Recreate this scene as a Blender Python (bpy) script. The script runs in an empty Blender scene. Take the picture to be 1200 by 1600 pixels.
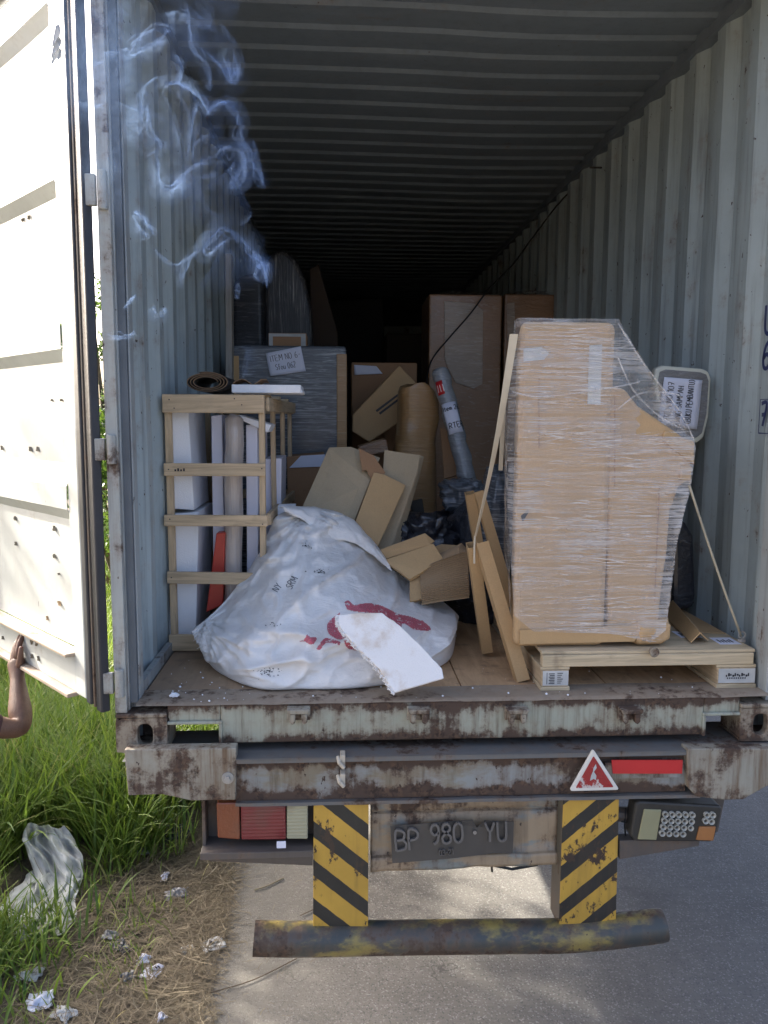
import bpy, bmesh, math, random
import numpy as np
from mathutils import Vector, Matrix, noise
R = math.radians
rnd = random.Random(7)
nr = np.random.RandomState(11)
sc = bpy.context.scene
col = sc.collection

# ------------------------------------------------------------------ camera, world, sun, exposure
# world frame: X to the right, Y into the container, Z up; container floor at z = 0, ground at z = G
G = -1.35
FPX, PITCH, YAW, ROLL = 1243.4, 0.11603, 0.0581057, 0.0050724
CAM = np.array([-0.43724, -2.75191, 1.00352])
FWD = np.array([math.sin(YAW) * math.cos(PITCH), math.cos(YAW) * math.cos(PITCH), -math.sin(PITCH)])
_r = np.array([math.cos(YAW), -math.sin(YAW), 0.0]); _u = np.cross(_r, FWD)
RGT = math.cos(ROLL) * _r + math.sin(ROLL) * _u
UPV = -math.sin(ROLL) * _r + math.cos(ROLL) * _u
cd = bpy.data.cameras.new('camera'); cam = bpy.data.objects.new('camera', cd); col.objects.link(cam)
cam.matrix_world = Matrix(((RGT[0], UPV[0], -FWD[0], CAM[0]), (RGT[1], UPV[1], -FWD[1], CAM[1]),
                           (RGT[2], UPV[2], -FWD[2], CAM[2]), (0, 0, 0, 1)))
cd.sensor_fit = 'HORIZONTAL'; cd.sensor_width = 36.0; cd.lens = 36.0 * FPX / 1200.0
cd.clip_start = 0.05; cd.clip_end = 3000
sc.camera = cam

SUN_EL, SUN_AZ = R(28.0), R(35.0)                       # sun from the left, a little from beyond the truck's tail
SDIR = Vector((-math.cos(SUN_AZ) * math.cos(SUN_EL), math.sin(SUN_AZ) * math.cos(SUN_EL), math.sin(SUN_EL)))
w = bpy.data.worlds.new('World'); sc.world = w; w.use_nodes = True
wt = w.node_tree
bg = wt.nodes['Background']; bg.inputs['Strength'].default_value = 0.15
sky = wt.nodes.new('ShaderNodeTexSky'); sky.sky_type = 'NISHITA'; sky.sun_disc = False
sky.sun_elevation = SUN_EL; sky.sun_rotation = math.atan2(SDIR.x, SDIR.y)
sky.air_density = 0.6; sky.dust_density = 7.0; sky.ozone_density = 1.0
wt.links.new(sky.outputs[0], bg.inputs[0])
sd = bpy.data.lights.new('sun', 'SUN'); sd.energy = 4.2; sd.angle = R(0.6); sd.color = (1.0, 0.93, 0.82)
sun = bpy.data.objects.new('sun', sd); col.objects.link(sun); sun.location = (-6, 1, 9)
sun.rotation_euler = SDIR.to_track_quat('Z', 'Y').to_euler()
vs = sc.view_settings
sc.display_settings.display_device = 'sRGB'
vs.view_transform = 'Standard'; vs.look = 'None'; vs.gamma = 1.0; vs.use_curve_mapping = False
vs.exposure = 2.15
sc.cycles.use_denoising = True
sc.cycles.max_bounces = 10; sc.cycles.diffuse_bounces = 6; sc.cycles.transparent_max_bounces = 32

def at(x, y, Y=None, Z=None, X=None):
    """the point of the photograph's pixel (x, y) that lies on the plane Y=, Z= or X="""
    d = FWD + (x - 600) / FPX * RGT - (y - 800) / FPX * UPV
    t = (Y - CAM[1]) / d[1] if Y is not None else ((Z - CAM[2]) / d[2] if Z is not None else (X - CAM[0]) / d[0])
    return Vector(CAM + t * d)

# ------------------------------------------------------------------ object helpers
def tag(o, label=None, cat=None, group=None, kind=None):
    if label: o['label'] = label
    if cat: o['category'] = cat
    if group: o['group'] = group
    if kind: o['kind'] = kind
    return o

def thing(name, label, cat, loc=(0, 0, 0), group=None):
    o = bpy.data.objects.new(name, None); col.objects.link(o); o.location = loc; o.empty_display_size = 0.1
    return tag(o, label, cat, group)

def origin_of(o):
    p = Vector((0, 0, 0))
    while o is not None:
        p += Vector(o.location); o = o.parent
    return p

class MB:
    """collects faces in world coordinates and builds them as ONE mesh object"""
    def __init__(s): s.v = []; s.f = []; s.uv = None; s.attr = None
    def add(s, vs, fs):
        b = len(s.v); s.v += [tuple(p) for p in vs]; s.f += [tuple(i + b for i in q) for q in fs]; return s
    def box(s, lo, hi, M=None):
        x0, y0, z0 = lo; x1, y1, z1 = hi
        vs = [Vector(p) for p in ((x0,y0,z0),(x1,y0,z0),(x1,y1,z0),(x0,y1,z0),(x0,y0,z1),(x1,y0,z1),(x1,y1,z1),(x0,y1,z1))]
        if M is not None: vs = [M @ p for p in vs]
        return s.add(vs, [(0,3,2,1),(4,5,6,7),(0,1,5,4),(1,2,6,5),(2,3,7,6),(3,0,4,7)])
    def slab(s, pts, th, nrm=None):
        """polygon extruded by th along its normal (away from nrm side)"""
        pts = [Vector(p) for p in pts]
        n = Vector((0, 0, 0))
        for i in range(len(pts)):
            a, b = pts[i], pts[(i + 1) % len(pts)]
            n += a.cross(b)
        n.normalize()
        if nrm is not None and n.dot(Vector(nrm)) < 0: pts = pts[::-1]; n = -n
        k = len(pts); vs = pts + [p - n * th for p in pts]
        fs = [tuple(range(k)), tuple(range(2 * k - 1, k - 1, -1))]
        fs += [(i, i + k, (i + 1) % k + k, (i + 1) % k) for i in range(k)]
        return s.add(vs, fs)
    def prism(s, poly, axis, a, b):
        """2-D polygon in the two other axes extruded along axis from a to b"""
        def P(q, t):
            return {'x': (t, q[0], q[1]), 'y': (q[0], t, q[1]), 'z': (q[0], q[1], t)}[axis]
        k = len(poly); vs = [P(q, a) for q in poly] + [P(q, b) for q in poly]
        fs = [tuple(range(k - 1, -1, -1)), tuple(range(k, 2 * k))]
        fs += [(i, (i + 1) % k, (i + 1) % k + k, i + k) for i in range(k)]
        return s.add(vs, fs)
    def tube(s, path, r, seg=10, caps=True, flat=1.0):
        path = [Vector(p) for p in path]; n = len(path); vs = []; fs = []
        rr = r if isinstance(r, (list, tuple)) else [r] * n
        ax_ = None
        for i, p in enumerate(path):
            t = (path[min(i + 1, n - 1)] - path[max(i - 1, 0)]).normalized()
            if t.length < 1e-6: t = Vector((0, 0, 1))
            if ax_ is None: ax_ = t.cross(Vector((0, 0, 1)) if abs(t.z) < .8 else Vector((0, 1, 0)))
            ax_ = ax_ - t * ax_.dot(t)
            a = ax_.normalized(); ax_ = a; b = a.cross(t).normalized()
            for k in range(seg):
                an = 2 * math.pi * k / seg
                vs.append(p + a * math.cos(an) * rr[i] + b * math.sin(an) * rr[i] * flat)
        for i in range(n - 1):
            for k in range(seg):
                k2 = (k + 1) % seg
                fs.append((i * seg + k, i * seg + k2, (i + 1) * seg + k2, (i + 1) * seg + k))
        if caps:
            fs.append(tuple(range(seg - 1, -1, -1))); fs.append(tuple((n - 1) * seg + k for k in range(seg)))
        return s.add(vs, fs)
    def grid(s, fn, nu, nv, closed_u=False):
        vs = [fn(i / (nu if closed_u else nu - 1), j / (nv - 1)) for j in range(nv) for i in range(nu)]
        fs = []
        for j in range(nv - 1):
            for i in range(nu if closed_u else nu - 1):
                i2 = (i + 1) % nu
                fs.append((j * nu + i, j * nu + i2, (j + 1) * nu + i2, (j + 1) * nu + i))
        return s.add(vs, fs)
    def build(s, name, m, parent=None, label=None, smooth=False, bevel=0.0, seg=2, loc=None, solid=0.0, auto=None):
        me = bpy.data.meshes.new(name)
        if parent is not None: o0 = origin_of(parent)
        elif loc is not None: o0 = Vector(loc)
        else:
            a = np.array(s.v); o0 = Vector((a[:, 0].mean(), a[:, 1].mean(), a[:, 2].min()))
        me.from_pydata([(p[0] - o0.x, p[1] - o0.y, p[2] - o0.z) for p in s.v], [], s.f)
        bm = bmesh.new(); bm.from_mesh(me); bmesh.ops.recalc_face_normals(bm, faces=bm.faces); bm.to_mesh(me); bm.free()
        if s.attr is not None:
            at_ = me.attributes.new('dens', 'FLOAT', 'POINT'); at_.data.foreach_set('value', np.array(s.attr, dtype=np.float32))
        if m: me.materials.append(m)
        if smooth: me.shade_smooth()
        o = bpy.data.objects.new(name, me); col.objects.link(o)
        if parent is not None: o.parent = parent
        else: o.location = o0
        if label: o['label'] = label
        if solid:
            md = o.modifiers.new('thick', 'SOLIDIFY'); md.thickness = solid; md.offset = -1
        if bevel:
            md = o.modifiers.new('bevel', 'BEVEL'); md.width = bevel; md.segments = seg; md.limit_method = 'ANGLE'; md.angle_limit = R(35)
        if auto:
            me.shade_smooth(); md = o.modifiers.new('split', 'EDGE_SPLIT'); md.split_angle = R(auto)
        return o

def copy_piece(o, parent, off):
    c = o.copy(); col.objects.link(c); c.parent = parent; c.location = Vector(o.location) + Vector(off); return c

def np_mesh(name, verts, quads, m, dens=None, parent=None, col_attr=None):
    me = bpy.data.meshes.new(name)
    nv, nq = len(verts), len(quads)
    me.vertices.add(nv); me.vertices.foreach_set('co', np.asarray(verts, np.float32).ravel())
    me.loops.add(nq * 4); me.loops.foreach_set('vertex_index', np.asarray(quads, np.int32).ravel())
    me.polygons.add(nq); me.polygons.foreach_set('loop_start', np.arange(0, nq * 4, 4, dtype=np.int32))
    me.update(calc_edges=True); me.validate()
    if dens is not None:
        a = me.attributes.new('dens', 'FLOAT', 'POINT'); a.data.foreach_set('value', np.asarray(dens, np.float32))
    me.materials.append(m); me.shade_smooth()
    o = bpy.data.objects.new(name, me); col.objects.link(o)
    if parent is not None: o.parent = parent
    return o

# ------------------------------------------------------------------ stroke letters (handwriting, stencils, embossing)
GL = {
 'A': [[(0,0),(.35,1.4),(.7,0)],[(.15,.55),(.55,.55)]], 'B': [[(0,0),(0,1.4),(.5,1.35),(.6,1.05),(.45,.78),(0,.75)],[(.45,.78),(.68,.5),(.6,.1),(0,0)]],
 'E': [[(.6,1.4),(0,1.4),(0,0),(.62,0)],[(0,.72),(.5,.74)]], 'G': [[(.62,1.2),(.4,1.4),(.08,1.15),(0,.6),(.12,.1),(.45,0),(.65,.2),(.65,.62),(.4,.62)]],
 'H': [[(0,0),(0,1.4)],[(.6,0),(.6,1.4)],[(0,.7),(.6,.72)]], 'I': [[(.2,0),(.22,1.4)]], 'K': [[(0,0),(0,1.4)],[(.6,1.4),(.02,.65),(.62,0)]],
 'M': [[(0,0),(.05,1.4),(.4,.5),(.72,1.4),(.8,0)]], 'N': [[(0,0),(0,1.4),(.62,0),(.62,1.4)]],
 'O': [[(.32,1.4),(.06,1.15),(0,.6),(.12,.1),(.35,0),(.6,.25),(.66,.8),(.52,1.25),(.32,1.4)]],
 'P': [[(0,0),(0,1.4),(.45,1.38),(.62,1.1),(.5,.78),(0,.68)]], 'R': [[(0,0),(0,1.4),(.45,1.38),(.62,1.1),(.48,.78),(0,.7)],[(.25,.72),(.65,0)]],
 'S': [[(.6,1.25),(.35,1.4),(.06,1.2),(.1,.85),(.5,.6),(.6,.25),(.35,0),(0,.15)]], 'T': [[(0,1.4),(.7,1.4)],[(.35,1.4),(.33,0)]],
 'U': [[(0,1.4),(.02,.3),(.2,0),(.45,.02),(.6,.3),(.62,1.4)]], 'Y': [[(0,1.4),(.33,.75),(.65,1.4)],[(.33,.75),(.3,0)]],
 'a': [[(.5,.8),(.2,.85),(.02,.5),(.1,.05),(.35,.05),(.5,.35)],[(.52,.85),(.5,.2),(.6,0)]], 'm': [[(0,0),(.02,.8)],[(.02,.6),(.2,.82),(.3,.6),(.3,0)],[(.3,.6),(.5,.82),(.6,.55),(.6,0)]],
 'f': [[(.5,1.3),(.3,1.4),(.2,1.1),(.18,0)],[(0,.75),(.45,.75)]], 'o': [[(.3,.8),(.05,.6),(.05,.2),(.3,0),(.52,.25),(.5,.65),(.3,.8)]], 'e': [[(.05,.4),(.5,.45),(.4,.8),(.1,.7),(.02,.3),(.2,0),(.5,.12)]],
 'r': [[(.05,0),(.05,.8)],[(.05,.5),(.25,.8),(.45,.75)]], 't': [[(.2,1.2),(.2,.15),(.4,0)],[(0,.8),(.42,.8)]], 'c': [[(.5,.7),(.25,.82),(.02,.45),(.15,.02),(.5,.1)]], 'i': [[(.15,0),(.15,.8)],[(.15,1.05),(.16,1.1)]],
 'u': [[(0,.8),(.02,.2),(.25,0),(.48,.25)],[(.5,.8),(.5,0)]],
 '0': [[(.3,1.4),(.06,1.15),(0,.7),(.06,.2),(.3,0),(.55,.2),(.6,.7),(.55,1.2),(.3,1.4)]], '1': [[(.05,1.1),(.3,1.4),(.3,0)]],
 '2': [[(0,1.1),(.15,1.38),(.45,1.38),(.58,1.05),(.4,.65),(0,0),(.62,.02)]], '3': [[(.02,1.25),(.3,1.4),(.56,1.15),(.45,.8),(.2,.74)],[(.45,.74),(.6,.4),(.45,.05),(.15,0),(0,.2)]],
 '4': [[(.45,0),(.45,1.4),(0,.45),(.65,.45)]],
 '6': [[(.52,1.35),(.2,1.1),(.02,.55),(.1,.1),(.35,0),(.58,.2),(.56,.55),(.3,.7),(.05,.5)]], '7': [[(0,1.4),(.62,1.4),(.25,0)],[(.1,.7),(.5,.74)]],
 '8': [[(.3,.75),(.06,.98),(.1,1.28),(.3,1.4),(.5,1.28),(.54,.98),(.3,.75),(.02,.45),(.06,.12),(.3,0),(.55,.12),(.58,.45),(.3,.75)]],
 '9': [[(.55,.85),(.3,.65),(.05,.9),(.08,1.25),(.3,1.4),(.52,1.25),(.56,.8),(.45,.2),(.2,0)]],
 '-': [[(.05,.65),(.45,.65)]], '(': [[(.4,1.5),(.12,1.1),(.08,.4),(.35,-.1)]], ')': [[(.05,1.5),(.35,1.1),(.38,.4),(.08,-.1)]], '.': [[(.2,0),(.24,.06)]], '/': [[(0,0),(.5,1.4)]],
}
def text_strokes(txt, size, jit=0.0, gap=0.28):
    """polylines in metres; letters 1.4*size high"""
    out = []; x = 0
    for c in txt:
        if c == ' ': x += .55; continue
        wd = max(p[0] for st in GL[c] for p in st)
        sk = rnd.uniform(-jit, jit)
        for st in GL[c]:
            out.append([((x + p[0] + sk * p[1] * .4 + rnd.uniform(-jit, jit) * .25) * size, (p[1] + rnd.uniform(-jit, jit) * .3 + sk * .3) * size) for p in st])
        x += wd + gap
    return out, (x - gap) * size
def smooth_line(st, n=4):
    if len(st) < 3: return st
    out = []
    for i in range(len(st) - 1):
        p0 = st[max(i - 1, 0)]; p1 = st[i]; p2 = st[i + 1]; p3 = st[min(i + 2, len(st) - 1)]
        for k in range(n):
            t = k / n
            out.append(tuple(.5 * ((2 * p1[a]) + (-p0[a] + p2[a]) * t + (2 * p0[a] - 5 * p1[a] + 4 * p2[a] - p3[a]) * t * t + (-p0[a] + 3 * p1[a] - 3 * p2[a] + p3[a]) * t ** 3) for a in range(len(p1))))
    out.append(st[-1]); return out
def ribbon(mb, strokes, O, U, V, width, lift=0.0008, th=0.0, curve=True, place=None):
    O, U, V = Vector(O), Vector(U).normalized(), Vector(V).normalized(); N = U.cross(V)
    for si, st in enumerate(strokes):
        if curve: st = smooth_line(st)
        P = [Vector((p[0], p[1], 0)) for p in st]
        L, Rr = [], []
        for i, p in enumerate(P):
            t = (P[min(i + 1, len(P) - 1)] - P[max(i - 1, 0)])
            if t.length < 1e-9: t = Vector((1, 0, 0))
            t.normalize(); q = Vector((-t.y, t.x, 0)) * width / 2
            L.append(p + q); Rr.append(p - q)
        W = (lambda p: O + U * p.x + V * p.y + N * (lift + th + si * 1e-5)) if place is None else place
        vs = [W(p) for p in L] + [W(p) for p in Rr]; n = len(P)
        fs = [(i, i + 1, n + i + 1, n + i) for i in range(n - 1)]
        if th:
            vs2 = [v - N * th for v in vs]; k = len(vs); vs += vs2
            fs += [(i, k + i, k + i + 1, i + 1) for i in range(n - 1)] + [(n + i, n + i + 1, k + n + i + 1, k + n + i) for i in range(n - 1)]
            fs += [(0, n, k + n, k), (n - 1, k + n - 1, k + 2 * n - 1, 2 * n - 1)]
        mb.add(vs, fs)
    return mb

def fbm(p, o=4):
    return noise.fractal(Vector(p), 1.0, 2.0, o, noise_basis='PERLIN_ORIGINAL')

# ------------------------------------------------------------------ materials
class NT:
    def __init__(s, name):
        s.m = bpy.data.materials.new(name); s.m.use_nodes = True; s.t = s.m.node_tree; s.t.nodes.clear()
        s.out = s.t.nodes.new('ShaderNodeOutputMaterial'); s._pos = None
    def n(s, typ, **kw):
        x = s.t.nodes.new(typ)
        for k, v in kw.items(): setattr(x, k, v)
        return x
    def l(s, a, b): s.t.links.new(a, b)
    def put(s, sock, v):
        if isinstance(v, bpy.types.NodeSocket): s.l(v, sock)
        elif isinstance(v, (tuple, list)) and len(v) == 3 and sock.type == 'RGBA': sock.default_value = (*v, 1)
        else: sock.default_value = v
    def pos(s):
        if s._pos is None: s._pos = s.n('ShaderNodeNewGeometry').outputs['Position']
        return s._pos
    def scaled(s, sx, sy, sz, rot=(0, 0, 0), vec=None):
        m = s.n('ShaderNodeMapping'); s.l(vec or s.pos(), m.inputs[0]); m.inputs['Scale'].default_value = (sx, sy, sz)
        m.inputs['Rotation'].default_value = rot; return m.outputs[0]
    def noise(s, scale=5, detail=4, rough=.55, vec=None, dist=0.0):
        x = s.n('ShaderNodeTexNoise'); s.l(vec or s.pos(), x.inputs['Vector']); x.inputs['Scale'].default_value = scale
        x.inputs['Detail'].default_value = detail; x.inputs['Roughness'].default_value = rough; x.inputs['Distortion'].default_value = dist
        return x.outputs['Fac']
    def voro(s, scale=50, vec=None, out='Distance', feature='F1'):
        x = s.n('ShaderNodeTexVoronoi', feature=feature); s.l(vec or s.pos(), x.inputs['Vector']); x.inputs['Scale'].default_value = scale
        return x.outputs[out]
    def math(s, op, a, b=0.0, c=0.0, clamp=False):
        x = s.n('ShaderNodeMath', operation=op, use_clamp=clamp); s.put(x.inputs[0], a); s.put(x.inputs[1], b)
        if len(x.inputs) > 2: s.put(x.inputs[2], c)
        return x.outputs[0]
    def rng(s, v, a, b, c=0.0, d=1.0, smooth=True):
        x = s.n('ShaderNodeMapRange'); x.interpolation_type = 'SMOOTHSTEP' if smooth else 'LINEAR'
        s.put(x.inputs[0], v)
        for i, q in enumerate((a, b, c, d)): x.inputs[i + 1].default_value = q
        return x.outputs[0]
    def mix(s, f, a, b, mode='MIX'):
        x = s.n('ShaderNodeMix', data_type='RGBA', blend_type=mode); s.put(x.inputs[0], f); s.put(x.inputs[6], a); s.put(x.inputs[7], b)
        return x.outputs[2]
    def vary(s, c, f, amt):
        """colour times (1-amt .. 1+amt) over fac 0..1"""
        g = s.rng(f, 0.25, 0.75, 1 - amt, 1 + amt, False)
        x = s.n('ShaderNodeVectorMath', operation='SCALE'); s.put(x.inputs[0], c if isinstance(c, bpy.types.NodeSocket) else tuple(c)); s.put(x.inputs['Scale'], g)
        return x.outputs[0]
    def bump(s, h, strength=.3, dist=.01, prev=None):
        x = s.n('ShaderNodeBump'); s.put(x.inputs['Height'], h); x.inputs['Strength'].default_value = strength; x.inputs['Distance'].default_value = dist
        if prev is not None: s.l(prev, x.inputs['Normal'])
        return x.outputs[0]
    def attr(s, name='dens'): return s.n('ShaderNodeAttribute', attribute_name=name).outputs['Fac']
    def pbr(s, colr, rough=.6, normal=None, metal=0.0, **kw):
        b = s.n('ShaderNodeBsdfPrincipled'); s.put(b.inputs['Base Color'], colr); s.put(b.inputs['Roughness'], rough); s.put(b.inputs['Metallic'], metal)
        if normal is not None: s.l(normal, b.inputs['Normal'])
        for k, v in kw.items(): s.put(b.inputs[k.replace('_', ' ')], v)
        return b.outputs[0]
    def done(s, sh): s.l(sh, s.out.inputs['Surface']); return s.m

def xyz(t):
    x = t.n('ShaderNodeSeparateXYZ'); t.l(t.pos(), x.inputs[0]); return x.outputs

def painted_steel(name, base, rust=.0, streak=.3, rough=.5, dark=(0.05, 0.035, 0.025), second=None, second_amt=.5, chip=.0, scale=1.0, dents=.0, zband=None):
    """paint with grime streaks, rust blooms and chips; rust 0..1 = how much of the surface has gone"""
    t = NT(name)
    big = t.noise(2.2 * scale, 5, .6); mid = t.noise(9 * scale, 6, .62); fine = t.noise(60 * scale, 4, .6)
    c = t.vary(base, big, .10); c = t.vary(c, mid, .07)
    if second is not None:
        f = t.rng(t.noise(3.1 * scale, 6, .65, t.scaled(1, 1, 2.2)), .5 - .25 * second_amt + .02, .62 - .25 * second_amt + .02)
        c = t.mix(f, c, second)
    st = t.noise(1.0, 6, .68, t.scaled(26 * scale, 26 * scale, 1.5 * scale))
    sf = t.math('MULTIPLY', t.rng(st, .46, .74), streak)
    c = t.mix(sf, c, dark)
    blot = t.math('ADD', t.math('MULTIPLY', t.noise(9 * scale, 8, .72), .65), t.math('MULTIPLY', t.noise(3.3 * scale, 3, .5, t.scaled(.6, 1, 1.3)), .42))
    blot = t.math('ADD', blot, t.math('MULTIPLY', t.math('SUBTRACT', t.noise(1.0, 4, .6, t.scaled(30 * scale, 30 * scale, 2.2 * scale)), .35), .26))
    if zband:
        X = xyz(t); e = t.math('ABSOLUTE', t.math('DIVIDE', t.math('SUBTRACT', X[2], (zband[0] + zband[1]) / 2), (zband[1] - zband[0]) / 2))
        blot = t.math('ADD', blot, t.math('MULTIPLY', t.rng(e, .25, 1.0), .17))
    rg = .80 - .34 * rust
    rf = t.rng(blot, rg - .06, rg + .04)
    rf2 = t.math('MULTIPLY', t.rng(blot, rg - .16, rg + .02), .55)
    rc = t.mix(t.rng(fine, .35, .65), (0.030, 0.019, 0.014), (0.115, 0.068, 0.042))
    rc = t.mix(t.rng(t.noise(17 * scale, 3), .4, .6), rc, (0.075, 0.048, 0.034))
    if rust > 0:
        c = t.mix(t.math('MULTIPLY', rf2, .8), c, (0.17, 0.10, 0.055)); c = t.mix(rf, c, rc)
    if chip > 0:
        ch = t.rng(t.noise(42 * scale, 3, .6, t.scaled(1, 1, .6)), .74 - chip * .2, .77 - chip * .2)
        c = t.mix(ch, c, (0.05, 0.03, 0.022))
    h = t.math('ADD', t.math('MULTIPLY', fine, .4), t.math('MULTIPLY', rf, -.8))
    nrm = t.bump(h, .25, .004)
    if dents: nrm = t.bump(t.noise(4.5, 2, .4), dents, .05, nrm)
    rr = t.math('ADD', rough, t.math('MULTIPLY', rf, .35), clamp=True)
    return t.done(t.pbr(c, rr, nrm))

def cardboard(name, base=(0.40, 0.25, 0.13), flute=0.0, axis=(0, 0, 1), shine=0.0, rough=.75):
    t = NT(name)
    a = t.noise(3, 5, .6); b = t.noise(180, 2, .5, t.scaled(1, .3, 1)); d = t.noise(14, 5, .7)
    c = t.vary(base, a, .10); c = t.vary(c, b, .06)
    c = t.mix(t.math('MULTIPLY', t.rng(d, .58, .75), .25), c, tuple(x * .62 for x in base))
    h = t.math('ADD', t.math('MULTIPLY', b, .3), t.math('MULTIPLY', a, 1.0))
    if flute:
        wv = t.n('ShaderNodeTexWave'); t.l(t.scaled(*axis), wv.inputs[0]); wv.inputs['Scale'].default_value = flute; wv.inputs['Distortion'].default_value = .6
        h = t.math('ADD', h, t.math('MULTIPLY', wv.outputs['Fac'], .25))
    nrm = t.bump(h, .3, .006)
    kw = {'Coat_Weight': shine, 'Coat_Roughness': .18} if shine else {}
    sh = t.pbr(c, rough, nrm, **kw)
    return t.done(sh)

def film_wrapped(name, base, second=None, rot=(0, 0, 0), stretch=(2.2, 2.2, 46), amount=.55, rough=.22, milk_glint=(0.5, 0.52, 0.54), wr=.5, thr=.53, coat=.9):
    """a surface under tight stretch film: glossy coat, with film milk and glints painted in as pale streaks"""
    t = NT(name)
    base_c = t.vary(base, t.noise(3.5, 4), .16)
    if second is not None: base_c = t.mix(t.rng(t.noise(2.6, 3, .5), .45, .56), base_c, second)
    s1 = t.noise(1.0, 5, .62, t.scaled(*stretch, rot=rot), dist=.5)
    s2 = t.noise(1.7, 4, .6, t.scaled(stretch[0] * 2.3, stretch[1] * 2.3, stretch[2] * 1.6, rot=(rot[0] + .12, rot[1] - .2, rot[2])), dist=.8)
    f = t.math('MULTIPLY', t.rng(t.math('MAXIMUM', s1, s2), thr, thr + .2), amount)
    f = t.math('MULTIPLY', f, t.rng(t.noise(5, 3), .3, .65, .25, 1))
    c = t.mix(f, base_c, milk_glint)  # glints and sheen put into the colour together with the film's milk
    nrm = t.bump(t.math('ADD', s1, t.math('MULTIPLY', s2, .6)), wr, .02)
    return t.done(t.pbr(c, .5, nrm, Coat_Weight=coat, Coat_Roughness=rough))

def film_sheet(name, rot=(0, 0, 0), stretch=(1.6, 1.6, 52), lo=.05, hi=.62, thr=.53, tint=(0.74, 0.72, 0.70)):
    """loose clear stretch film: see-through with pale streaks painted for milky wrinkles and their glints"""
    t = NT(name)
    s1 = t.noise(1.0, 6, .62, t.scaled(*stretch, rot=rot), dist=.5)
    s2 = t.noise(1.3, 5, .6, t.scaled(stretch[0] * 1.8, stretch[1] * 1.8, stretch[2] * 1.25, rot=(rot[0], rot[1] + .22, rot[2])), dist=.7)
    s3 = t.noise(1.1, 5, .6, t.scaled(stretch[0] * 1.5, stretch[1] * 1.5, stretch[2] * .8, rot=(rot[0], rot[1] - .16, rot[2])), dist=.9)
    rd = lambda q: t.math('SUBTRACT', 1.0, t.math('ABSOLUTE', t.math('SUBTRACT', t.math('MULTIPLY', q, 2.0), 1.0)))
    m = t.math('MAXIMUM', rd(s1), t.math('MAXIMUM', rd(s2), t.math('SUBTRACT', rd(s3), .03)))
    patch = t.rng(t.noise(4.2, 4, .55), .36, .66, .25, 1.0)
    f = t.math('ADD', lo, t.math('MULTIPLY', t.math('MULTIPLY', t.rng(m, thr, thr + .10), patch), hi), clamp=True)  # streak opacity stands for glints along the wrinkles
    nrm = t.bump(t.math('ADD', s1, t.math('ADD', s2, s3)), .5, .02)
    g = t.pbr(tint, .28, nrm, Coat_Weight=.8, Coat_Roughness=.15)
    tr = t.n('ShaderNodeBsdfTransparent').outputs[0]
    mx = t.n('ShaderNodeMixShader'); t.put(mx.inputs[0], f); t.l(tr, mx.inputs[1]); t.l(g, mx.inputs[2])
    return t.done(mx.outputs[0])

def wood(name, base=(0.55, 0.40, 0.24), stretch=(3, 3, 40), grime=.3):
    t = NT(name)
    g = t.noise(1.0, 6, .65, t.scaled(*stretch), dist=1.2); k = t.noise(9, 4, .6)
    c = t.mix(t.rng(g, .35, .7), base, tuple(x * .66 for x in base)); c = t.vary(c, t.noise(2, 3), .12)
    c = t.mix(t.math('MULTIPLY', t.rng(k, .6, .78), grime), c, (0.13, 0.09, 0.06))
    return t.done(t.pbr(c, .7, t.bump(g, .3, .003)))

def plain(name, c, rough=.6, var=.1, bscale=40, bs=.15, **kw):
    t = NT(name)
    return t.done(t.pbr(t.vary(c, t.noise(6, 4), var), rough, t.bump(t.noise(bscale, 4), bs, .004), **kw))

def foam(name='polystyrene', c=(0.80, 0.81, 0.83), stain=0.0):
    t = NT(name)
    v = t.voro(190); cc = t.vary(c, t.noise(5, 3), .04)
    if stain: cc = t.mix(t.math('MULTIPLY', t.rng(t.noise(6.5, 5, .6), .44, .62), stain), cc, (0.50, 0.36, 0.22))
    h = t.math('ADD', v, t.math('MULTIPLY', t.noise(7, 3), 1.5))
    return t.done(t.pbr(cc, .75, t.bump(h, .22, .004)))

MAT = {}
MAT['wall'] = painted_steel('container_paint_inside', (0.36, 0.42, 0.425), rust=.13, streak=.45, chip=.30, rough=.42)
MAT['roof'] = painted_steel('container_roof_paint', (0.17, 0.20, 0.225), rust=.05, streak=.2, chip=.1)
MAT['post'] = painted_steel('container_post_paint', (0.33, 0.36, 0.36), rust=.22, streak=.5, chip=.25)
MAT['hinge_edge'] = painted_steel('hinge_post_paint', (0.36, 0.38, 0.36), rust=.40, streak=.4, chip=.3)
MAT['casting'] = painted_steel('casting_rust', (0.30, 0.27, 0.21), rust=.62, streak=.4)
MAT['sill'] = painted_steel('sill_paint', (0.33, 0.35, 0.285), rust=.34, streak=.85, dark=(0.09, 0.06, 0.035), chip=.2, dents=.15, zband=(-.148, -.004))
MAT['threshold'] = painted_steel('threshold_rust', (0.32, 0.26, 0.195), rust=.42, streak=.2)
MAT['door'] = painted_steel('door_paint', (0.43, 0.45, 0.43), rust=.04, streak=.13, dark=(.35, .33, .28), chip=.06, rough=.45)
MAT['ledge'] = painted_steel('door_ledge_dust', (0.38, 0.31, 0.24), rust=.08, streak=.15)
MAT['gasket'] = plain('gasket_rubber', (0.022, 0.024, 0.03), .45, .25, 30, .3)
MAT['gasket_grey'] = plain('gasket_strip', (0.10, 0.12, 0.14), .5, .2, 30, .3)
MAT['gasket_metal'] = painted_steel('gasket_retainer', (0.10, 0.085, 0.07), rust=.4)
MAT['residue'] = plain('glue_residue', (0.17, 0.15, 0.11), .8, .4)
MAT['residue_tan'] = plain('glue_residue_tan', (0.42, 0.28, 0.15), .8, .3)
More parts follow.
